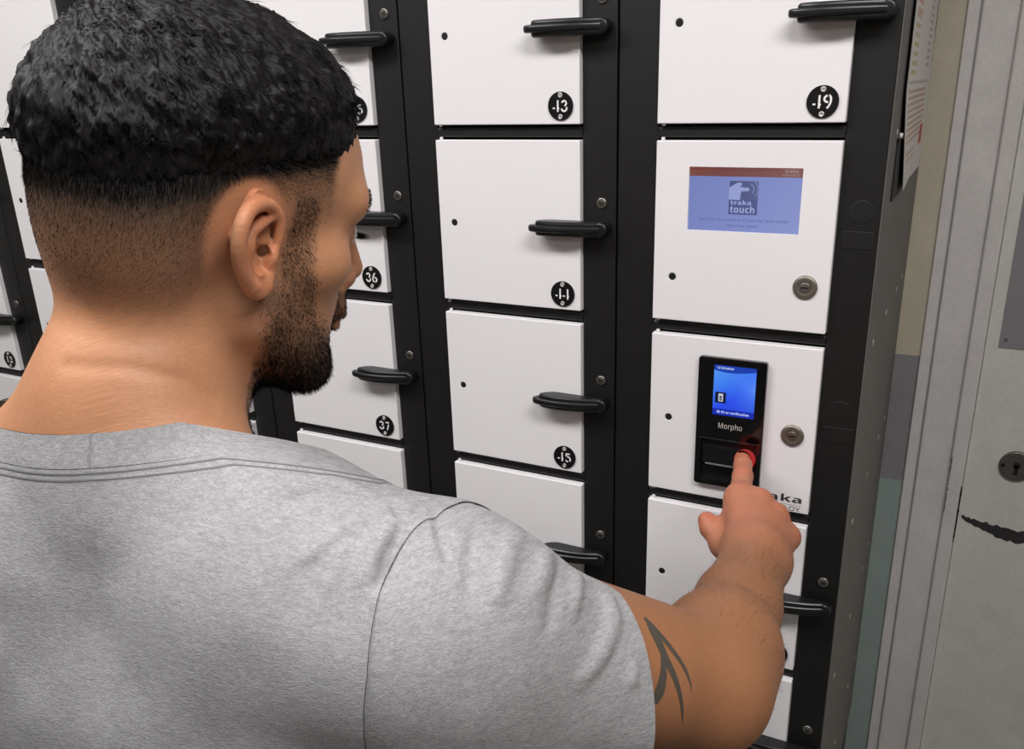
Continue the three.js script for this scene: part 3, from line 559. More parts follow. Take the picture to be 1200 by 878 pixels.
// ---- neck and shoulders skin
const NK = [V(-0.4150, -0.0600, 0.5680), V(-0.4150, -0.1360, 0.5955), V(-0.4080, -0.1850, 0.6120)];
const NAPE = [V(-0.4050, -0.1065, 0.6590), V(-0.3917, -0.1070, 0.6549), V(-0.3700, -0.1096, 0.6390), V(-0.3536, -0.1224, 0.6161), V(-0.3465, -0.1400, 0.6010)];
function neckSdf(p) {
  const t = toT(p);
  let d = chain(p, NK, [0.0590, 0.0590, 0.0640], 0.02);
  d = smin(d, cone(p, fromHead([0, -0.066, -0.006]), add(NK[2], tF, 0.012), 0.034, 0.042), 0.03);
  const q = [Math.abs(t[0]), t[1], t[2]];
  d = smin(d, cone(q, [0.012, -0.026, 0.044], [0.165, -0.104, 0.045], 0.032, 0.036), 0.035);   // trapezius
  d = smin(d, cone(t, [-0.030, 0.012, 0.045], [-0.165, -0.070, 0.045], 0.042, 0.040), 0.04);
  d = smin(d, ell(t, [-0.01, -0.045, 0.050], [0.070, 0.05, 0.050]), 0.03);
  if (NAPE.length && sph(p, NAPE[1], 0.16) < 0) { let b = 1e9; for (let i = 0; i + 1 < NAPE.length; i++) b = Math.min(b, cone(p, NAPE[i], NAPE[i + 1], 0, 0)); d += 0.0010 * Math.exp(-b * b / 0.000025); }
  return d;
}
function torsoSdf(p) {
  const t = toT(p), q = [Math.abs(t[0]), t[1], t[2]];
  let d = ell(t, [0, -0.255, 0.085], [0.172, 0.215, 0.112]);
  d = smin(d, ell(q, [0.085, -0.145, 0.045], [0.095, 0.11, 0.062]), 0.05);              // shoulder blades
  d = smin(d, cone(q, [0.02, -0.065, 0.06], [0.150, -0.115, 0.050], 0.058, 0.050), 0.05);
  d = smin(d, cone(p, fromT(0.08, -0.10, 0.05), add(SH, tR, -0.015), 0.050, 0.056), 0.05);
  d = smin(d, ell(t, [0, -0.42, 0.075], [0.158, 0.17, 0.108]), 0.06);
  d = smin(d, ell(t, [0, -0.56, 0.065], [0.172, 0.13, 0.118]), 0.06);
  return d;
}
const upperArmAx = norm(sub(EL, SH));
function armSdf(p, S, E, Wp, hand, lat) {
  const ua = norm(sub(E, S)), fa = norm(sub(Wp, E));
  let d = cone(p, S, E, 0.0560, 0.0445);
  d = smin(d, ell0(p, mix3(S, E, 0.08), 0.064), 0.04);
  const bi = norm(cross(cross(ua, fa), ua));                          // towards the inside of the elbow
  d = smin(d, cone(p, add(mix3(S, E, 0.35), bi, 0.014), add(mix3(S, E, 0.75), bi, 0.012), 0.040, 0.036), 0.03);
  d = smin(d, cone(p, add(mix3(S, E, 0.30), bi, -0.014), add(mix3(S, E, 0.7), bi, -0.010), 0.042, 0.036), 0.03);
  const m1 = mix3(E, Wp, 0.22);
  d = smin(d, chain(p, [E, m1, mix3(E, Wp, 0.52), Wp], [0.0430, 0.0475, 0.0345, 0.0250], 0.02), 0.03);
  d = smin(d, cone(p, add(E, sub(ua, fa).map(v => v * 0.010)), E, 0.032, 0.036), 0.02);
  for (const s of [-1, 1]) d = smin(d, cone(p, add(mix3(E, Wp, 0.6), lat, s * 0.006), add(Wp, lat, s * 0.0085), 0.0260, 0.0185), 0.02);
  return smin(d, hand(p), 0.022);
}
function ell0(p, c, r) { return sph(p, c, r); }
// right hand: index finger on the reader, the others folded under
const RH = (() => {
  const m2 = V(-0.1005, -0.3790, 0.1270), m3 = V(-0.0805, -0.3800, 0.1250), m4 = V(-0.0610, -0.3905, 0.1310), m5 = V(-0.0455, -0.4060, 0.1430);
  const h = norm(sub(m3, WR)), L = norm(sub(m5, m2)), n = norm(cross(L, h));
  const tip = V(-0.1222, -0.3740, 0.0290);
  const curl = (m, k, s) => { const a = add(add(m, h, 0.042 * 0.62 * s), n, -0.042 * 0.78 * s), b = add(add(a, h, -0.026 * 0.55 * s), n, -0.026 * 0.83 * s), c = add(add(b, h, -0.020 * 0.97 * s), n, 0.020 * 0.1 * s); return [m, a, b, c]; };
  const i1 = add(mix3(m2, tip, 0.46), n, 0.0045), i2 = add(mix3(m2, tip, 0.75), n, 0.0035);
  return { m2, m3, m4, m5, h, L, n, tip, idx: [m2, i1, i2, tip], f3: curl(m3, 0, 1.05), f4: curl(m4, 0, 0.98), f5: curl(m5, 0, 0.82),
    th: [V(-0.0800, -0.4080, 0.1980), V(-0.1040, -0.4130, 0.1730), V(-0.1230, -0.4040, 0.1590), V(-0.1290, -0.3980, 0.1545)] };
})();
function rHandSdf(p) {
  const { m2, m3, m4, m5, L, n } = RH; if (sph(p, m3, 0.14) > 0.12) return sph(p, m3, 0.14) + 0.02;
  let d = cone(p, add(WR, L, -0.014), m2, 0.0190, 0.0150);
  d = smin(d, cone(p, add(WR, L, -0.004), m3, 0.0200, 0.0148), 0.012);
  d = smin(d, cone(p, add(WR, L, 0.007), m4, 0.0190, 0.0142), 0.012);
  d = smin(d, cone(p, add(WR, L, 0.011), m5, 0.0165, 0.0145), 0.012);
  d = smin(d, cone(p, add(WR, L, -0.010), add(WR, L, 0.008), 0.0200, 0.0190), 0.014);
  d = smin(d, chain(p, RH.idx, [0.0130, 0.0112, 0.0102, 0.0088], 0.004), 0.010);
  d = smin(d, chain(p, RH.f3, [0.0135, 0.0110, 0.0098, 0.0084], 0.003), 0.008);
  d = smin(d, chain(p, RH.f4, [0.0130, 0.0105, 0.0094, 0.0080], 0.003), 0.007);
  d = smin(d, chain(p, RH.f5, [0.0125, 0.0096, 0.0086, 0.0074], 0.003), 0.007);
  d = smin(d, chain(p, RH.th, [0.0180, 0.0130, 0.0110, 0.0094], 0.006), 0.012);
  d = smin(d, cone(p, RH.th[1], m2, 0.009, 0.010), 0.016);             // web of the thumb
  return d;
}
// left hand hanging relaxed
const LH = (() => {
  const h = norm(sub(WRL, ELL)), L = norm(cross(h, tR)), n = norm(cross(L, h)), o = (a, b, c) => add(add(add(WRL, h, a), L, b), n, c);
  const f = (b, k) => [o(0.085, b, 0), o(0.085 + 0.040 * k, b * 1.08, -0.008), o(0.085 + 0.062 * k, b * 1.08, -0.022), o(0.085 + 0.076 * k, b * 1.05, -0.036)];
  return { h, L, o, fs: [f(-0.033, 0.92), f(-0.011, 1.05), f(0.011, 0.98), f(0.032, 0.78)], th: [o(0.02, -0.025, -0.01), o(0.055, -0.05, -0.022), o(0.085, -0.055, -0.032), o(0.105, -0.053, -0.036)] };
})();
function lHandSdf(p) {
  if (sph(p, LH.o(0.08, 0, 0), 0.15) > 0.1) return sph(p, LH.o(0.08, 0, 0), 0.15) + 0.02;
  let d = 1e9; LH.fs.forEach((c, i) => { d = smin(d, cone(p, LH.o(0, (i - 1.5) * 0.012, 0), c[0], 0.020, 0.0140), 0.012); });
  LH.fs.forEach(c => { d = smin(d, chain(p, c, [0.0112, 0.0100, 0.0092, 0.0080], 0.003), 0.006); });
  return smin(d, chain(p, LH.th, [0.018, 0.0135, 0.0115, 0.0095], 0.005), 0.012);
}
const rArm = p => armSdf(p, SH, EL, WR, rHandSdf, RH.L), lArm = p => armSdf(p, SHL, ELL, WRL, lHandSdf, LH.L);
const headNeck = p => { const h = toHead(p); const r = Math.hypot(h[0], h[1], h[2]); let d = neckSdf(p); if (r < 0.3) d = smin(d, headSdf(h) * HEAD.S, 0.022); return d; };
const bodySkin = p => smin(smin(torsoSdf(p), headNeck(p), 0.04), Math.min(rArm(p), lArm(p)), 0.035);

// ---- shirt field: torso and sleeves with room for the cloth, drape and folds
const SLEEVE_END = 0.50;                                              // share of the upper arm that the sleeve covers
const FOLDS = [                                                       // height, width, line: tucks at the top of the seam, creases round the sleeve
  [-0.0092, 0.0040, [[-0.1968, -0.1981, 0.6051], [-0.1941, -0.2062, 0.6274], [-0.1909, -0.2186, 0.6443]]],
  [0.0079, 0.0055, [[-0.2042, -0.1989, 0.6149], [-0.2028, -0.2061, 0.6314], [-0.1994, -0.2190, 0.6476]]],
  [-0.0075, 0.0037, [[-0.2000, -0.1968, 0.6030], [-0.1985, -0.1968, 0.5977], [-0.1997, -0.1973, 0.5770], [-0.1960, -0.2000, 0.5600]]],
  [-0.0053, 0.0033, [[-0.2169, -0.1940, 0.5892], [-0.2015, -0.1968, 0.6015]]],
  [-0.0048, 0.0044, [[-0.1937, -0.1978, 0.5784], [-0.1704, -0.2041, 0.6042], [-0.1576, -0.2134, 0.6164]]],
  [0.0062, 0.0059, [[-0.1492, -0.2206, 0.5468], [-0.1419, -0.2158, 0.5767], [-0.1343, -0.2246, 0.6043], [-0.1305, -0.2329, 0.6139]]],
  [0.0075, 0.0055, [[-0.1330, -0.2390, 0.5400], [-0.1299, -0.2321, 0.5518], [-0.1232, -0.2332, 0.5693], [-0.1192, -0.2379, 0.5905]]],
  [0.0070, 0.0052, [[-0.1200, -0.2640, 0.5200], [-0.1186, -0.2567, 0.5294], [-0.1102, -0.2566, 0.5472], [-0.1042, -0.2610, 0.5674]]],
  [0.0114, 0.0055, [[-0.1030, -0.2850, 0.5100], [-0.1001, -0.2784, 0.5177], [-0.0928, -0.2825, 0.5284], [-0.0894, -0.2895, 0.5546], [-0.0933, -0.2970, 0.5782]]],
  [0.0040, 0.0044, [[-0.0740, -0.3071, 0.5379], [-0.0729, -0.3181, 0.5483]]],
  [0.0044, 0.0052, [[-0.2415, -0.2098, 0.6546], [-0.2330, -0.2026, 0.6409], [-0.2187, -0.1945, 0.6090]]],
  [0.0035, 0.0052, [[-0.2168, -0.2237, 0.6572], [-0.2191, -0.2078, 0.6410], [-0.2153, -0.2010, 0.6271]]],
  [-0.0040, 0.0048, [[-0.2653, -0.1842, 0.6344], [-0.2518, -0.1834, 0.6110], [-0.2335, -0.1899, 0.6016]]],
  [0.0040, 0.0052, [[-0.2593, -0.1803, 0.6013], [-0.2439, -0.1866, 0.5963], [-0.2245, -0.1924, 0.5921]]],
  [-0.0031, 0.0052, [[-0.1657, -0.2046, 0.5718], [-0.1527, -0.2127, 0.6072], [-0.1399, -0.2321, 0.6269]]],
  [-0.0040, 0.0048, [[-0.1281, -0.2443, 0.5341], [-0.1131, -0.2455, 0.5728], [-0.1085, -0.2577, 0.5949]]],
].map(([h, w, p]) => { const c = [0, 1, 2].map(i => p.reduce((a, q) => a + q[i], 0) / p.length); return { h, w, p, c, R: Math.max(...p.map(q => len(sub(q, c)))) + 3 * w }; });
function foldDisp(p) {
  let d = 0;
  for (const f of FOLDS) {
    if (sph(p, f.c, f.R) > 0) continue;
    let best = 1e9, bt = 0; const n = f.p.length - 1;
    for (let i = 0; i < n; i++) { const a = f.p[i], b = f.p[i + 1], ab = sub(b, a), t = clamp(dot(sub(p, a), ab) / dot(ab, ab)), q = len(sub(p, add(a, ab, t))); if (q < best) { best = q; bt = (i + t) / n; } }
    d += f.h * Math.exp(-best * best / (f.w * f.w)) * Math.sin(Math.PI * clamp(0.06 + bt * 0.9));
  }
  return d;
}
function shirtBase(p) {
  const t = toT(p), q = [Math.abs(t[0]), t[1], t[2]];
  let d = torsoSdf(p) - 0.008;
  d = smin(d, neckSdf(p) - 0.005, 0.02);
  const a = p[0] > TC[0] ? [SH, EL] : [SHL, ELL], ax = norm(sub(a[1], a[0])), e = add(add(a[0], ax, 0.27), V(0, -0.030, 0));
  let s = cone(p, a[0], e, 0.0665, 0.0600);
  s = smin(s, sph(p, add(a[0], ax, 0.01), 0.0715), 0.03);
  d = smin(d, s, 0.045);
  if (p[0] > TC[0]) d = smin(d, cone(p, add(add(SH, ax, 0.02), V(0, -0.075, 0.01)), fromT(0.12, -0.26, 0.07), 0.050, 0.075), 0.06);
  return d;
}
function shirtSdf(p) {
  const d = shirtBase(p); if (Math.abs(d) > 0.03) return d;
  const t = toT(p);
  let w = (vnoise(p[0] * 16 + 3, p[1] * 14, p[2] * 16) - 0.5) * 0.0028 + (vnoise(p[0] * 38, p[1] * 30 + 9, p[2] * 38) - 0.5) * 0.0022;
  return d - w - foldDisp(p);
}
const collarG = p => { const t = toT(p); return Math.min(t[1] - (0.0095 + 0.075 * t[0]) + 0.55 * Math.max(0, t[2] - 0.02), 0.125 - Math.hypot(t[0], t[2] - 0.055)); };   // > 0 inside the neck opening
const sleeveG = p => { const q = sub(p, SH); const h = dot(q, upperArmAx); return Math.min(h - 0.108 - 0.40 * (-0.275 - p[1]), 0.125 - len(add(q, upperArmAx, -h))); };
const axL = norm(sub(ELL, SHL)), sleeveGL = p => Math.min(dot(sub(p, SHL), axL) - len(sub(ELL, SHL)) * 0.62, -0.186 - toT(p)[0]);
// armhole seam: a plane through the shoulder, leaning with the arm
const seamG = p => { const t = toT(p); return t[0] - 0.1905 - 0.23 * Math.max(0, t[2]) + 0.12 * Math.max(0, -0.11 - t[1]); };

// ---- skin colours
const lin = hex => { const c = new THREE.Color(hex); return [c.r, c.g, c.b]; };
const SK = { base: lin(0xc8916a), pink: lin(0xc07a5e), dark: lin(0x9a6645), ear: lin(0xd88a62), hair: lin(0x1d1815), stub: lin(0x3a3027), lip: lin(0x9c5b4c) };
// how much cropped hair covers a spot of the head (0 bare, 1 full), and how much beard
const topLine = h => 0.050 + 0.012 * sstep(-0.02, 0.06, h[2]) + 0.020 * sstep(0.055, 0.085, h[2]) - 0.020 * sstep(0.00, 0.09, -h[2]);   // lower edge of the long hair on top
function hairline(h) {                                               // 1 inside the scalp area that grows hair
  const front = 0.078 - 0.030 * sstep(0.03, 0.075, Math.abs(h[0]));  // forehead hairline
  const a = sstep(front + 0.004, front - 0.003, h[2] - 0.35 * Math.max(0, h[1] - 0.085));
  return a;
}
function fade(h) {                                                   // cropped sides: dense under the top hair, bare at the nape
  const back = sstep(0.02, -0.05, h[2]);
  const bk = back, low = 0.006 - 0.056 * back, hi = topLine(h);
  let v = Math.pow(clamp((h[1] - low) / (hi - low)), 1.55 - 0.75 * bk) * hairline(h);
  if (h[2] > 0.0) v *= 1 - 0.0 * h[2];
  // clear skin around the ear
  const e = Math.hypot((h[1] - 0.004) / 0.036, (h[2] + 0.010) / 0.025); if (Math.abs(h[0]) > 0.04) v *= sstep(0.95, 1.25, e);
  return clamp(v);
}
function beard(h) {
  const ax = Math.abs(h[0]);
  let side = sstep(0.016, 0.022, h[2] + 0.10 * Math.max(0, -0.03 - h[1])) * sstep(0.044, 0.034, h[2] - 0.35 * Math.max(0, -h[1] - 0.01)) * sstep(0.045, 0.03, h[1]) * sstep(0.035, 0.05, ax);
  const jawTop = -0.050 - 0.020 * sstep(0.05, 0.08, h[2]) + 0.028 * sstep(0.046, 0.022, h[2]);
  let jaw = sstep(jawTop + 0.012, jawTop - 0.012, h[1]) * sstep(0.006, 0.022, h[2] + 0.2 * (h[1] + 0.08)) * sstep(-0.150, -0.118, h[1]);
  const mou = sstep(0.0285, 0.024, ax) * sstep(-0.034, -0.040, h[1]) * sstep(0.08, 0.09, h[2]) * (1 - sstep(0.022, 0.017, ax) * sstep(-0.050, -0.0525, h[1]) * sstep(-0.073, -0.070, h[1]));
  const gob = sstep(0.036, 0.024, ax) * sstep(-0.036, -0.046, h[1]) * sstep(0.06, 0.075, h[2]) * (1 - sstep(0.024, 0.018, ax) * sstep(-0.046, -0.050, h[1]) * sstep(-0.076, -0.072, h[1]));
  return clamp(Math.max(side * 0.8, jaw, mou * 0.9, gob));
}
function skinColor(p) {
  const h = toHead(p), n = vnoise(p[0] * 60, p[1] * 60, p[2] * 60), n2 = vnoise(p[0] * 18, p[1] * 18, p[2] * 18);
  let c = mix3(SK.base, SK.pink, 0.25 * n2 + 0.1 * n);
  const arm = sstep(0.34, 0.24, len(sub(p, add(EL, V(0, 0, -0.05))))) ; c = mix3(c, lin(0x8f5e3d), 0.75 * arm);  // weaker light on the lower arm, painted as a darker skin tone
  const dh = len(sub(p, RH.m3)); c = mix3(c, SK.pink, 0.75 * sstep(0.16, 0.05, dh));
  for (const k of [RH.m2, RH.m3, RH.m4, RH.idx[1], RH.idx[2], RH.tip, RH.th[3]]) c = mix3(c, lin(0xc96a50), 0.35 * sstep(0.016, 0.004, len(sub(p, k)) - 0.006));
  if (Math.hypot(h[0], h[1], h[2]) < 0.2) {
    const ax = Math.abs(h[0]);
    const e = sstep(0.074, 0.080, ax) * sstep(0.03, 0.02, Math.abs(h[2] + 0.004)) * sstep(0.05, 0.036, Math.abs(h[1] - 0.005));
    c = mix3(c, SK.ear, 0.7 * e);
    const f = e > 0.5 ? 0 : fade(h), b = e > 0.5 ? 0 : beard(h);
    c = mix3(c, mix3(SK.stub, SK.hair, f * f), Math.min(1, 1.05 * f)); c = mix3(c, SK.stub, 0.66 * b);
    const lip = sstep(0.021, 0.018, ax) * sstep(0.0965, 0.099, h[2]) * sstep(-0.073, -0.070, h[1]) * sstep(-0.050, -0.053, h[1]); c = mix3(c, SK.lip, 0.7 * lip);
    const lid = sstep(0.015, 0.010, Math.hypot(ax - 0.032, h[1] - 0.010)) * sstep(0.08, 0.086, h[2]); c = mix3(c, SK.dark, 0.35 * lid);
  }
  return c;
}
const skinT = (() => { const a = tileNoise(512, 200, 31), b = tileNoise(512, 90, 32); return noiseTex(512, (i, j) => { const v = 0.9 + 0.1 * (0.6 * a(i, j) + 0.4 * b(i, j)); return [v, v * 0.995, v * 0.985]; }, true); })();
const matSkin = new THREE.MeshPhysicalMaterial({ color: 0xffffff, vertexColors: true, roughness: 0.52, map: rep(skinT, 8), bumpMap: rep(grainT, 26), bumpScale: 0.00012, sheen: 0.15, sheenRoughness: 0.5, sheenColor: new THREE.Color(0.9, 0.5, 0.35) });

const man = thing('person', 'bearded man in a grey T-shirt pressing his index finger on the fingerprint reader', 'person', [0, 0, 0]);
const skinUV = p => [p[0] * 0.8 + p[2], p[1] + 0.3 * p[2]];
const pieces = [];
// head and neck, down to below the collar
pieces.push(clip(nets(headNeck, [-0.56, -0.27, 0.38], [-0.20, 0.13, 0.74], 0.0028), p => -(toT(p)[1] + 0.085)));
// ears on their own finer grids
for (const s of [1, -1]) {
  const f = p => { const h = toHead(p); h[0] *= s; return earSdf(h) * HEAD.S; }, c = fromHead([s * 0.082, 0.004, -0.003]);
  pieces.push(nets(f, c.map(v => v - 0.046), c.map(v => v + 0.046), 0.0011));
}
// right arm from inside the sleeve to the finger tips, left arm, and the trunk under the shirt
pieces.push(nets(p => rArm(p), [-0.20, -0.50, -0.01], [0.050, -0.22, 0.57], 0.0026));
pieces.push(nets(lArm, [-0.80, -0.98, 0.40], [-0.52, -0.20, 0.82], 0.005));
pieces.push(nets(p => torsoSdf(p) + 0.004, [-0.62, -0.86, 0.36], [-0.08, -0.13, 0.80], 0.014));
pieces.push(nets(p => rArm(p) + 0.003, [-0.27, -0.40, 0.46], [-0.06, -0.16, 0.66], 0.008));
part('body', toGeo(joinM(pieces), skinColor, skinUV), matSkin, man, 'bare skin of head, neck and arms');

// ---- shirt: heather grey jersey
const jersey = (() => {
  const a = tileNoise(1024, 110, 41, 420), b = tileNoise(1024, 200, 42, 512), c = tileNoise(1024, 40, 43, 100), e = tileNoise(1024, 340, 44, 340);
  return noiseTex(1024, (i, j) => { const v = 0.88 + 0.26 * ((a(i, j) - 0.5) * 0.55 + (b(i, j) - 0.5) * 0.35 + (c(i, j) - 0.5) * 0.35 + (e(i, j) - 0.5) * 0.2); return [v, v * 0.998, v]; }, true);
})();
const knit = (() => { const a = tileNoise(512, 256, 45), b = tileNoise(512, 60, 46, 200); return noiseTex(512, (i, j) => 0.6 * a(i, j) + 0.4 * b(i, j)); })();
const matShirt = std(0xb1b0b1, 0.92, 0, { map: rep(jersey, 6.5), bumpMap: rep(knit, 8), bumpScale: 0.00022, sheen: 0.25, sheenRoughness: 0.7, sheenColor: new THREE.Color(0.6, 0.6, 0.6) });
const matSleeve = matShirt.clone(); matSleeve.map = rep(jersey, 6.5); matSleeve.map.rotation = 0.5;
const shirtUV = (p, n) => { const t = toT(p); return [t[0] + 0.25 * t[2], t[1] + 0.45 * t[2]]; };
const upper = nets(shirtSdf, [-0.78, -0.47, 0.36], [-0.02, -0.09, 0.80], 0.0028);
const lower = clip(nets(shirtSdf, [-0.78, -0.84, 0.36], [-0.05, -0.455, 0.82], 0.010), sleeveGL);
let cloth = clip(clip(upper, sleeveG), sleeveGL);
const open = clip(cloth, p => collarG(p) + 0.021), bodyCut = clip(open, seamG), sleeveCut = clip(open, p => -seamG(p));
const shirt = part('shirt', toGeo(thicken(joinM([bodyCut, clip(lower, p => -(p[1] + 0.78))]), 0.0018, 0.0012), null, shirtUV), matShirt, man, 'heather grey T-shirt');
part('sleeve', toGeo(thicken(sleeveCut, 0.0018), null, shirtUV), matSleeve, shirt, 'short right sleeve');
const ribUV = p => { const t = toT(p); return [Math.atan2(t[0], t[2] - 0.05) * 0.08, collarG(p)]; };
part('collar', toGeo(thicken(clip(clip(cloth, collarG), p => -(collarG(p) + 0.0206)), 0.0026, 0.0006), null, ribUV), matShirt, shirt, 'ribbed round collar');
const stitchMat = std(0x77767a, 0.9), band = (a, b) => thicken(clip(clip(cloth, p => collarG(p) + a), p => -(collarG(p) + b)), 0.0006, 0.0016);
for (const a of [0.0232, 0.0272]) part('stitching', toGeo(band(a, a + 0.0009)), stitchMat, shirt, 'stitched line below the collar');
// ---- trousers and shoes, out of the picture below the frame
{
  const hip = s => fromT(s * 0.09, -0.60, 0.065), ankle = s => [TC[0] + s * 0.13, FLOOR + 0.09, 0.60], knee = s => { const a = mix3(hip(s), ankle(s), 0.5); return add(a, tF0, 0.025); };
  const f = p => { let d = ell(toT(p), [0, -0.60, 0.065], [0.178, 0.13, 0.122]); for (const s of [1, -1]) { const h = hip(s), k = knee(s), a = ankle(s); d = smin(d, chain(p, [h, k, a], [0.098, 0.072, 0.062], 0.02), 0.04); } return d - (vnoise(p[0] * 14, p[1] * 9, p[2] * 14) - 0.5) * 0.008; };
  const m = clip(clip(nets(f, [-0.66, FLOOR, 0.40], [-0.03, -0.62, 0.86], 0.012), p => p[1] + 0.70), p => FLOOR + 0.07 - p[1]);
  part('trousers', toGeo(thicken(m, 0.002), null, p => [p[0] + p[2], p[1]]), std(0x2a2f3c, 0.85, 0, { bumpMap: rep(knit, 6), bumpScale: 0.0004 }), man, 'dark blue trousers');
  for (const s of [1, -1]) {
    const a = ankle(s), fw = norm(add(tF0, tR, s * 0.12));
    const sf = p => { let d = chain(p, [add([a[0], FLOOR + 0.045, a[2]], fw, -0.04), add([a[0], FLOOR + 0.045, a[2]], fw, 0.08), add([a[0], FLOOR + 0.036, a[2]], fw, 0.17)], [0.042, 0.045, 0.036], 0.03); d = smin(d, cone(p, [a[0], FLOOR + 0.05, a[2]], [a[0], FLOOR + 0.11, a[2]], 0.044, 0.043), 0.03); return smax(d, FLOOR + 0.022 - p[1], 0.006); };
    const c = add([a[0], FLOOR + 0.06, a[2]], fw, 0.065), sh = part('shoe', toGeo(nets(sf, [c[0] - 0.17, FLOOR - 0.01, c[2] - 0.2], [c[0] + 0.17, FLOOR + 0.17, c[2] + 0.2], 0.007)), std(0x1d1b1a, 0.5), man, 'black shoe');
    const so = p => Math.max(Math.min(cone([p[0], 0, p[2]], [add(a, fw, -0.04)[0], 0, add(a, fw, -0.04)[2]], [add(a, fw, 0.17)[0], 0, add(a, fw, 0.17)[2]], 0.045, 0.042), 1), Math.abs(p[1] - FLOOR - 0.0125) - 0.0122);
    part('sole', toGeo(nets(so, [c[0] - 0.17, FLOOR - 0.012, c[2] - 0.2], [c[0] + 0.17, FLOOR + 0.04, c[2] + 0.2], 0.006)), std(0x0e0e0e, 0.8), sh);
  }
}
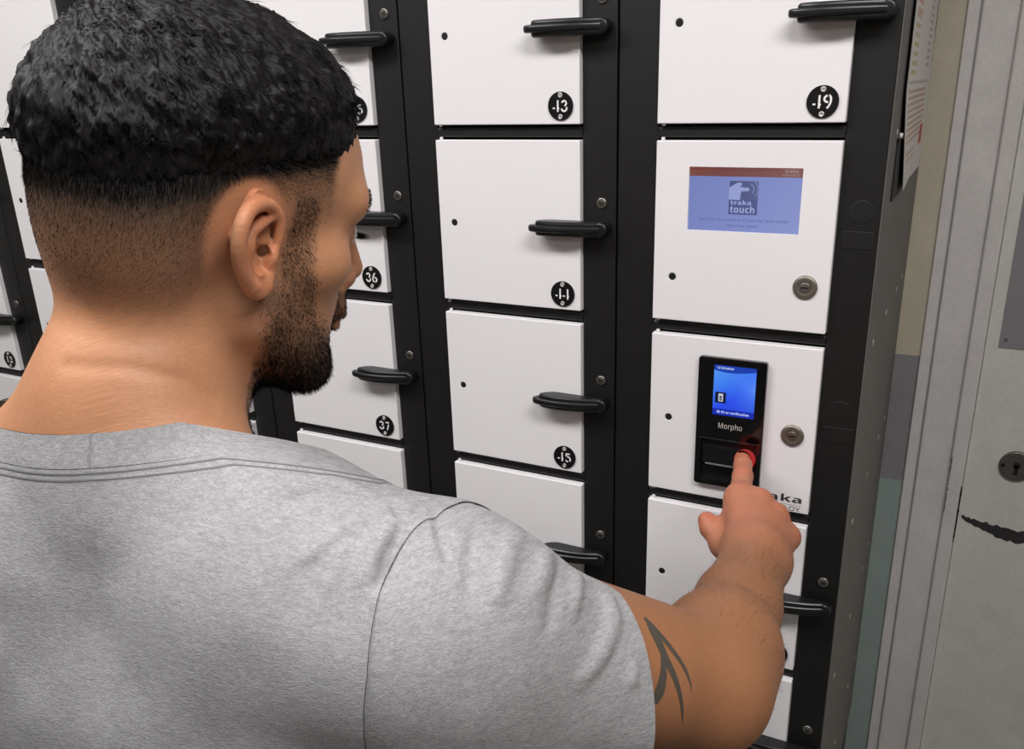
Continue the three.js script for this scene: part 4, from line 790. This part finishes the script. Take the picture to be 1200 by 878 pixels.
// ---- hair: a thick cropped cap on top, combed out from the crown, strands over it, stubble on the faded sides and beard
{
  const CROWN = norm(V(0.10, 0.80, -0.62));                          // whorl, in head axes about the middle of the skull
  const MID = V(0, 0.048, -0.010);
  const flowOf = (h, n) => { const o = norm(sub(h, MID)), t = sub(o, CROWN.map(v => v * dot(o, CROWN))); let f = add(norm(t), V(0, -0.25, 0.22)); f = sub(f, n.map(v => v * dot(f, n))); return norm(f); };
  const polar = h => { const o = norm(sub(h, MID)), c = dot(o, CROWN), t = sub(o, CROWN.map(v => v * c)); const e1 = norm(cross(CROWN, V(1, 0, 0))), e2 = cross(CROWN, e1); return [Math.atan2(dot(t, e1), dot(t, e2)), Math.acos(clamp(c, -1, 1))]; };
  const thick = h => {
    const t = topLine(h) + (vnoise(h[0] * 320, h[1] * 150, h[2] * 320) - 0.5) * 0.010, a = sstep(t - 0.016, t + 0.045, h[1]), f = sstep(0.088, 0.080, h[2] - 0.6 * Math.max(0, h[1] - 0.07) + 0.10 * Math.abs(h[0]));
    return -0.0035 + (0.0035 + 0.0125) * a * f + 0.002 * sstep(0.11, 0.14, h[1]);
  };
  const capSdf = p => {
    const h = toHead(p); const r = Math.hypot(h[0], h[1] - 0.05, h[2]); if (r > 0.16) return r - 0.13;
    let d = headSdf(h); if (Math.abs(d) > 0.04 || h[1] < 0.02) return Math.max(d, 0.004 + Math.max(0, 0.02 - h[1]));
    const [ph, rh] = polar(h), T = thick(h), k = sstep(0.0, 0.012, T);
    const n = (vnoise(ph * 9, rh * 9, 3) - 0.5) * 0.0036 + (vnoise(ph * 26, rh * 14, 7) - 0.5) * 0.0028 + (vnoise(ph * 60, rh * 20, 11) - 0.5) * 0.0022;
    return (d - T - n * k) * HEAD.S;
  };
  const c = fromHead([0, 0.07, 0]);
  const cap = nets(capSdf, c.map(v => v - 0.145), c.map(v => v + 0.145), 0.0022, 2.2);
  const matHair = new THREE.MeshPhysicalMaterial({ color: 0x0e0b0a, roughness: 0.62, specularIntensity: 0.55, sheen: 0.06, sheenRoughness: 0.4, sheenColor: new THREE.Color(0.35, 0.33, 0.32) });
  const hair = part('hair', toGeo(cap), matHair, man, 'short black hair on top');
  // strands: three-sided tapering curved spikes, collected in one mesh per kind
  const SP = { P: [], N: [], I: [] };
  const spike = (o, base, dir, bend, length, w, segs) => {
    const side = norm(cross(dir, bend)), up = norm(cross(side, dir)); const b0 = o.P.length / 3;
    for (let k = 0; k <= segs; k++) {
      const t = k / segs, c2 = add(add(base, dir, length * t), bend, length * t * t * 0.55), r = w * (1 - 0.85 * t * t);
      for (let q = 0; q < 3; q++) { const a = q * 2.0944, n = add(side.map(v => v * Math.cos(a)), up, Math.sin(a)); o.P.push(...add(c2, n, r)); o.N.push(...n); }
    }
    for (let k = 0; k < segs; k++) for (let q = 0; q < 3; q++) { const a = b0 + k * 3 + q, b = b0 + k * 3 + (q + 1) % 3; o.I.push(a, b, a + 3, b, b + 3, a + 3); }
  };
  const geoOf = o => toGeo({ P: Float32Array.from(o.P), N: Float32Array.from(o.N), I: Uint32Array.from(o.I) });
  const sampler = (m, seed) => {                                      // area-weighted random points of a mesh
    const n = m.I.length / 3, cum = new Float64Array(n), R = rng(seed); let A = 0; const v = i => [m.P[3 * i], m.P[3 * i + 1], m.P[3 * i + 2]];
    for (let i = 0; i < n; i++) { const a = v(m.I[3 * i]), b = v(m.I[3 * i + 1]), c2 = v(m.I[3 * i + 2]); A += len(cross(sub(b, a), sub(c2, a))) / 2; cum[i] = A; }
    return { R, A, next() {
      const x = R() * A; let lo = 0, hi = n - 1; while (lo < hi) { const k = (lo + hi) >> 1; if (cum[k] < x) lo = k + 1; else hi = k; }
      let u = R(), w = R(); if (u + w > 1) { u = 1 - u; w = 1 - w; } const i = m.I[3 * lo], j = m.I[3 * lo + 1], k = m.I[3 * lo + 2];
      const L = (arr) => [0, 1, 2].map(q => arr[3 * i + q] * (1 - u - w) + arr[3 * j + q] * u + arr[3 * k + q] * w);
      return [L(m.P), norm(L(m.N))];
    } };
  };
  {
    const s = sampler(cap, 501), R = s.R;
    for (let i = 0; i < 30000; i++) {
      const [p, n] = s.next(), h = toHead(p), T = thick(h); if (T < -0.0032) continue;
      const hn = [dot(n, HEAD.X), dot(n, HEAD.Y), dot(n, HEAD.Z)], f = headDir(flowOf(h, hn)), [ph, rh] = polar(h);
      const sw = (vnoise(ph * 8, rh * 7, 21) - 0.5) * 0.4, side = cross(n, f);
      let dir = norm(add(add(add(f, n, (0.03 + 0.20 * R()) * sstep(0.000, 0.010, T)), side, sw + (R() - 0.5) * 0.35), V(0, -1, 0), 0.05));
      const k = sstep(0.001, 0.014, T), L = (0.004 + 0.010 * k) * (0.7 + 0.6 * R());
      spike(SP, add(p, n, -0.004 * k), dir, norm(add(n.map(v => -v), V(0, -0.4, 0))).map(v => v * 0.6), L, 0.00022 + 0.00014 * R(), 4);
    }
    const m = part('strand', geoOf(SP), matHair, hair, 'loose combed strands'); m.userData.kind = 'stuff';
  }
  const headM = pieces[0];
  const ST = { P: [], N: [], I: [] }, BD = { P: [], N: [], I: [] };
  {
    const s = sampler(headM, 777), R = s.R;
    for (let i = 0; i < 260000; i++) {
      const [p, n] = s.next(), h = toHead(p); if (Math.hypot(h[0], h[1], h[2]) > 0.2) continue;
      const f = fade(h), b = beard(h), x = R();
      if (x < f * 0.55 + 0.25 * sstep(0.8, 1, f)) {
        const hn = [dot(n, HEAD.X), dot(n, HEAD.Y), dot(n, HEAD.Z)], fl = headDir(flowOf(h, hn));
        spike(ST, p, norm(add(add(fl, n, 0.5), V(R() - 0.5, R() - 0.5, R() - 0.5), 0.5)), n.map(v => -v * 0.3), (0.0010 + 0.0024 * f * f + 0.0024 * sstep(0.85, 1, f)) * (0.7 + 0.6 * R()), 0.00009 + 0.00005 * sstep(0.85, 1, f), 1);
      } else if (x < b * 0.8) {
        const fl = norm(add(headDir(V(0, -0.9, 0.35)), n, 0.35)), chin = sstep(-0.06, -0.10, h[1]);
        spike(BD, p, norm(add(fl, V(R() - 0.5, R() - 0.5, R() - 0.5), 0.9)), n.map(v => -v * 0.4), (0.0020 + 0.0042 * chin * b) * (0.6 + 0.8 * R()), 0.00013, 2);
      } else if (x > 0.8) {                                          // eyebrows
        const ax = Math.abs(h[0]), yy = 0.0335 + 0.004 * sstep(0.012, 0.034, ax) - 0.006 * sstep(0.036, 0.052, ax);
        if (ax > 0.012 && ax < 0.052 && Math.abs(h[1] - yy) < 0.0048 && h[2] > 0.05) for (let q = 0; q < 3; q++) spike(BD, p, norm(add(headDir(V(Math.sign(h[0]) * 0.9, 0.25, 0)), V(R() - 0.5, R() - 0.5, R() - 0.5), 0.4)), n.map(v => -v * 0.3), 0.005, 0.00016, 2);
      }
    }
    const AR = { P: [], N: [], I: [] }, sa = sampler(pieces[3], 909), RA = sa.R;
    for (let i = 0; i < 9000; i++) {                                   // fine hair on the forearm
      const [p, n] = sa.next(), t = dot(sub(p, EL), norm(sub(WR, EL))) / len(sub(WR, EL)); if (t < 0.05 || t > 1.0 || RA() > 0.5) continue;
      spike(AR, p, norm(add(add(norm(sub(WR, EL)), n, 0.45), V(RA() - 0.5, RA() - 0.8, RA() - 0.5), 0.8)), n.map(v => -v * 0.4), 0.007 + 0.006 * RA(), 0.00005, 2);
    }
    part('arm_hair', geoOf(AR), std(0x2a1d15, 0.6), man, 'fine dark forearm hair').userData.kind = 'stuff';
    part('stubble', geoOf(ST), std(0x221b17, 0.7), hair, 'cropped fade at the sides').userData.kind = 'stuff';
    part('beard', geoOf(BD), std(0x1c1512, 0.65), man, 'short dark beard').userData.kind = 'stuff';
  }
  // eyes with lashes, nearly hidden in profile
  for (const s of [1, -1]) {
    const e = new THREE.SphereGeometry(0.0118, 24, 16); const ec = fromHead([s * 0.032, 0.0098, 0.0796]); e.translate(...ec);
    const eye = part('eye', e, std(0xd8d2cb, 0.25), man);
    const g = headDir(norm(V(s * -0.02, -0.35, 1))), iris = new THREE.SphereGeometry(0.0062, 20, 14); iris.translate(...add(ec, g, 0.0066)); part('iris', iris, std(0x2c1c12, 0.2), eye);
    const L = { P: [], N: [], I: [] };
    for (let k = 0; k < 34; k++) { const t = (k / 33 - 0.5) * 2, b = fromHead([s * (0.032 + t * 0.0115), 0.0082 - 0.002 * t * t + 0.0015, 0.0800 + 0.0118 * Math.sqrt(1 - 0.8 * t * t)]); spike(L, b, norm(headDir(V(s * t * 0.5, -0.25, 1))), headDir(V(0, 0.5, 0)), 0.0095, 0.00022, 3); }
    part('eyelash', geoOf(L), std(0x0c0908, 0.6), eye).userData.kind = 'stuff';
  }
}
// ---- tattoo: curved dark points on the upper arm, laid on the skin
const drop = (sdf, p, lift) => { for (let i = 0; i < 5; i++) { const g = grad(sdf, p, 0.001); p = add(p, g, -sdf(p)); } const g = grad(sdf, p, 0.001); return [add(p, g, lift), g]; };
const TATTOO = [
  [[[-0.0800, -0.2960, 0.4985], [-0.0745, -0.3013, 0.4996], [-0.0613, -0.3139, 0.4997], [-0.0495, -0.3296, 0.5000], [-0.0440, -0.3423, 0.5025]], 0.0028],
  [[[-0.0770, -0.2990, 0.5000], [-0.0707, -0.3047, 0.5034], [-0.0626, -0.3146, 0.5087], [-0.0514, -0.3348, 0.5114], [-0.0466, -0.3621, 0.5124]], 0.0046],
  [[[-0.0601, -0.3380, 0.5310], [-0.0601, -0.3300, 0.5230], [-0.0606, -0.3200, 0.5150], [-0.0640, -0.3120, 0.5095]], 0.0050],
];
function tattooMesh() {
  const P = [], N = [], I = [];
  for (const [line, ws] of TATTOO) {
    const cv = new THREE.CatmullRomCurve3(line.map(q => new THREE.Vector3(...q))), n = 40, m = 6, b0 = P.length / 3;
    for (let i = 0; i <= n; i++) {
      const t = i / n, c = cv.getPoint(t).toArray(), d = cv.getTangent(t).toArray(), [s, g] = drop(rArm, c, 0), side = norm(cross(d, g)), w = ws * Math.pow(1 - t, 0.65) * (0.55 + 0.45 * sstep(0, 0.25, t)) + 0.0001;
      for (let j = 0; j <= m; j++) { const [q, gg] = drop(rArm, add(s, side, (j / m - 0.5) * 2 * w), 0.00035); P.push(...q); N.push(...gg); }
    }
    for (let i = 0; i < n; i++) for (let j = 0; j < m; j++) { const a = b0 + i * (m + 1) + j; I.push(a, a + 1, a + m + 1, a + 1, a + m + 2, a + m + 1); }
  }
  return { P: Float32Array.from(P), N: Float32Array.from(N), I: Uint32Array.from(I) };
}
if (TATTOO.length) part('tattoo', toGeo(tattooMesh()), std(0x4a443c, 0.55), man, 'dark curved tattoo points');
// ---- finger nails
for (const [chainPts, r, w] of [[RH.idx, 0.0092, 0.0056]]) {
  const a = chainPts[2], b = chainPts[3], ax = norm(sub(b, a)), out = norm(sub(chainPts === RH.th ? norm(add(RH.n, RH.L, -0.2)) : RH.n, ax.map(v => v * dot(chainPts === RH.th ? norm(add(RH.n, RH.L, -0.2)) : RH.n, ax)))), sd = cross(ax, out);
  const P = [], N = [], I = [];
  for (let i = 0; i <= 8; i++) for (let j = 0; j <= 8; j++) { const u = i / 8 * 2 - 1, v = j / 8 * 2 - 1, q = add(add(add(b, ax, 0.0005 + u * 0.0062 * (1 - 0.12 * v * v)), sd, v * w * (1 - 0.10 * u * u)), out, 0.004); const [s, g] = drop(rArm, q, 0.0004); P.push(...s); N.push(...g); }
  for (let i = 0; i < 8; i++) for (let j = 0; j < 8; j++) { const k = i * 9 + j; I.push(k, k + 9, k + 1, k + 1, k + 9, k + 10); }
  part('fingernail', toGeo({ P: Float32Array.from(P), N: Float32Array.from(N), I: Uint32Array.from(I) }), std(0xd09a84, 0.35), man);
}
shadows(man);
renderer.render(scene, camera);
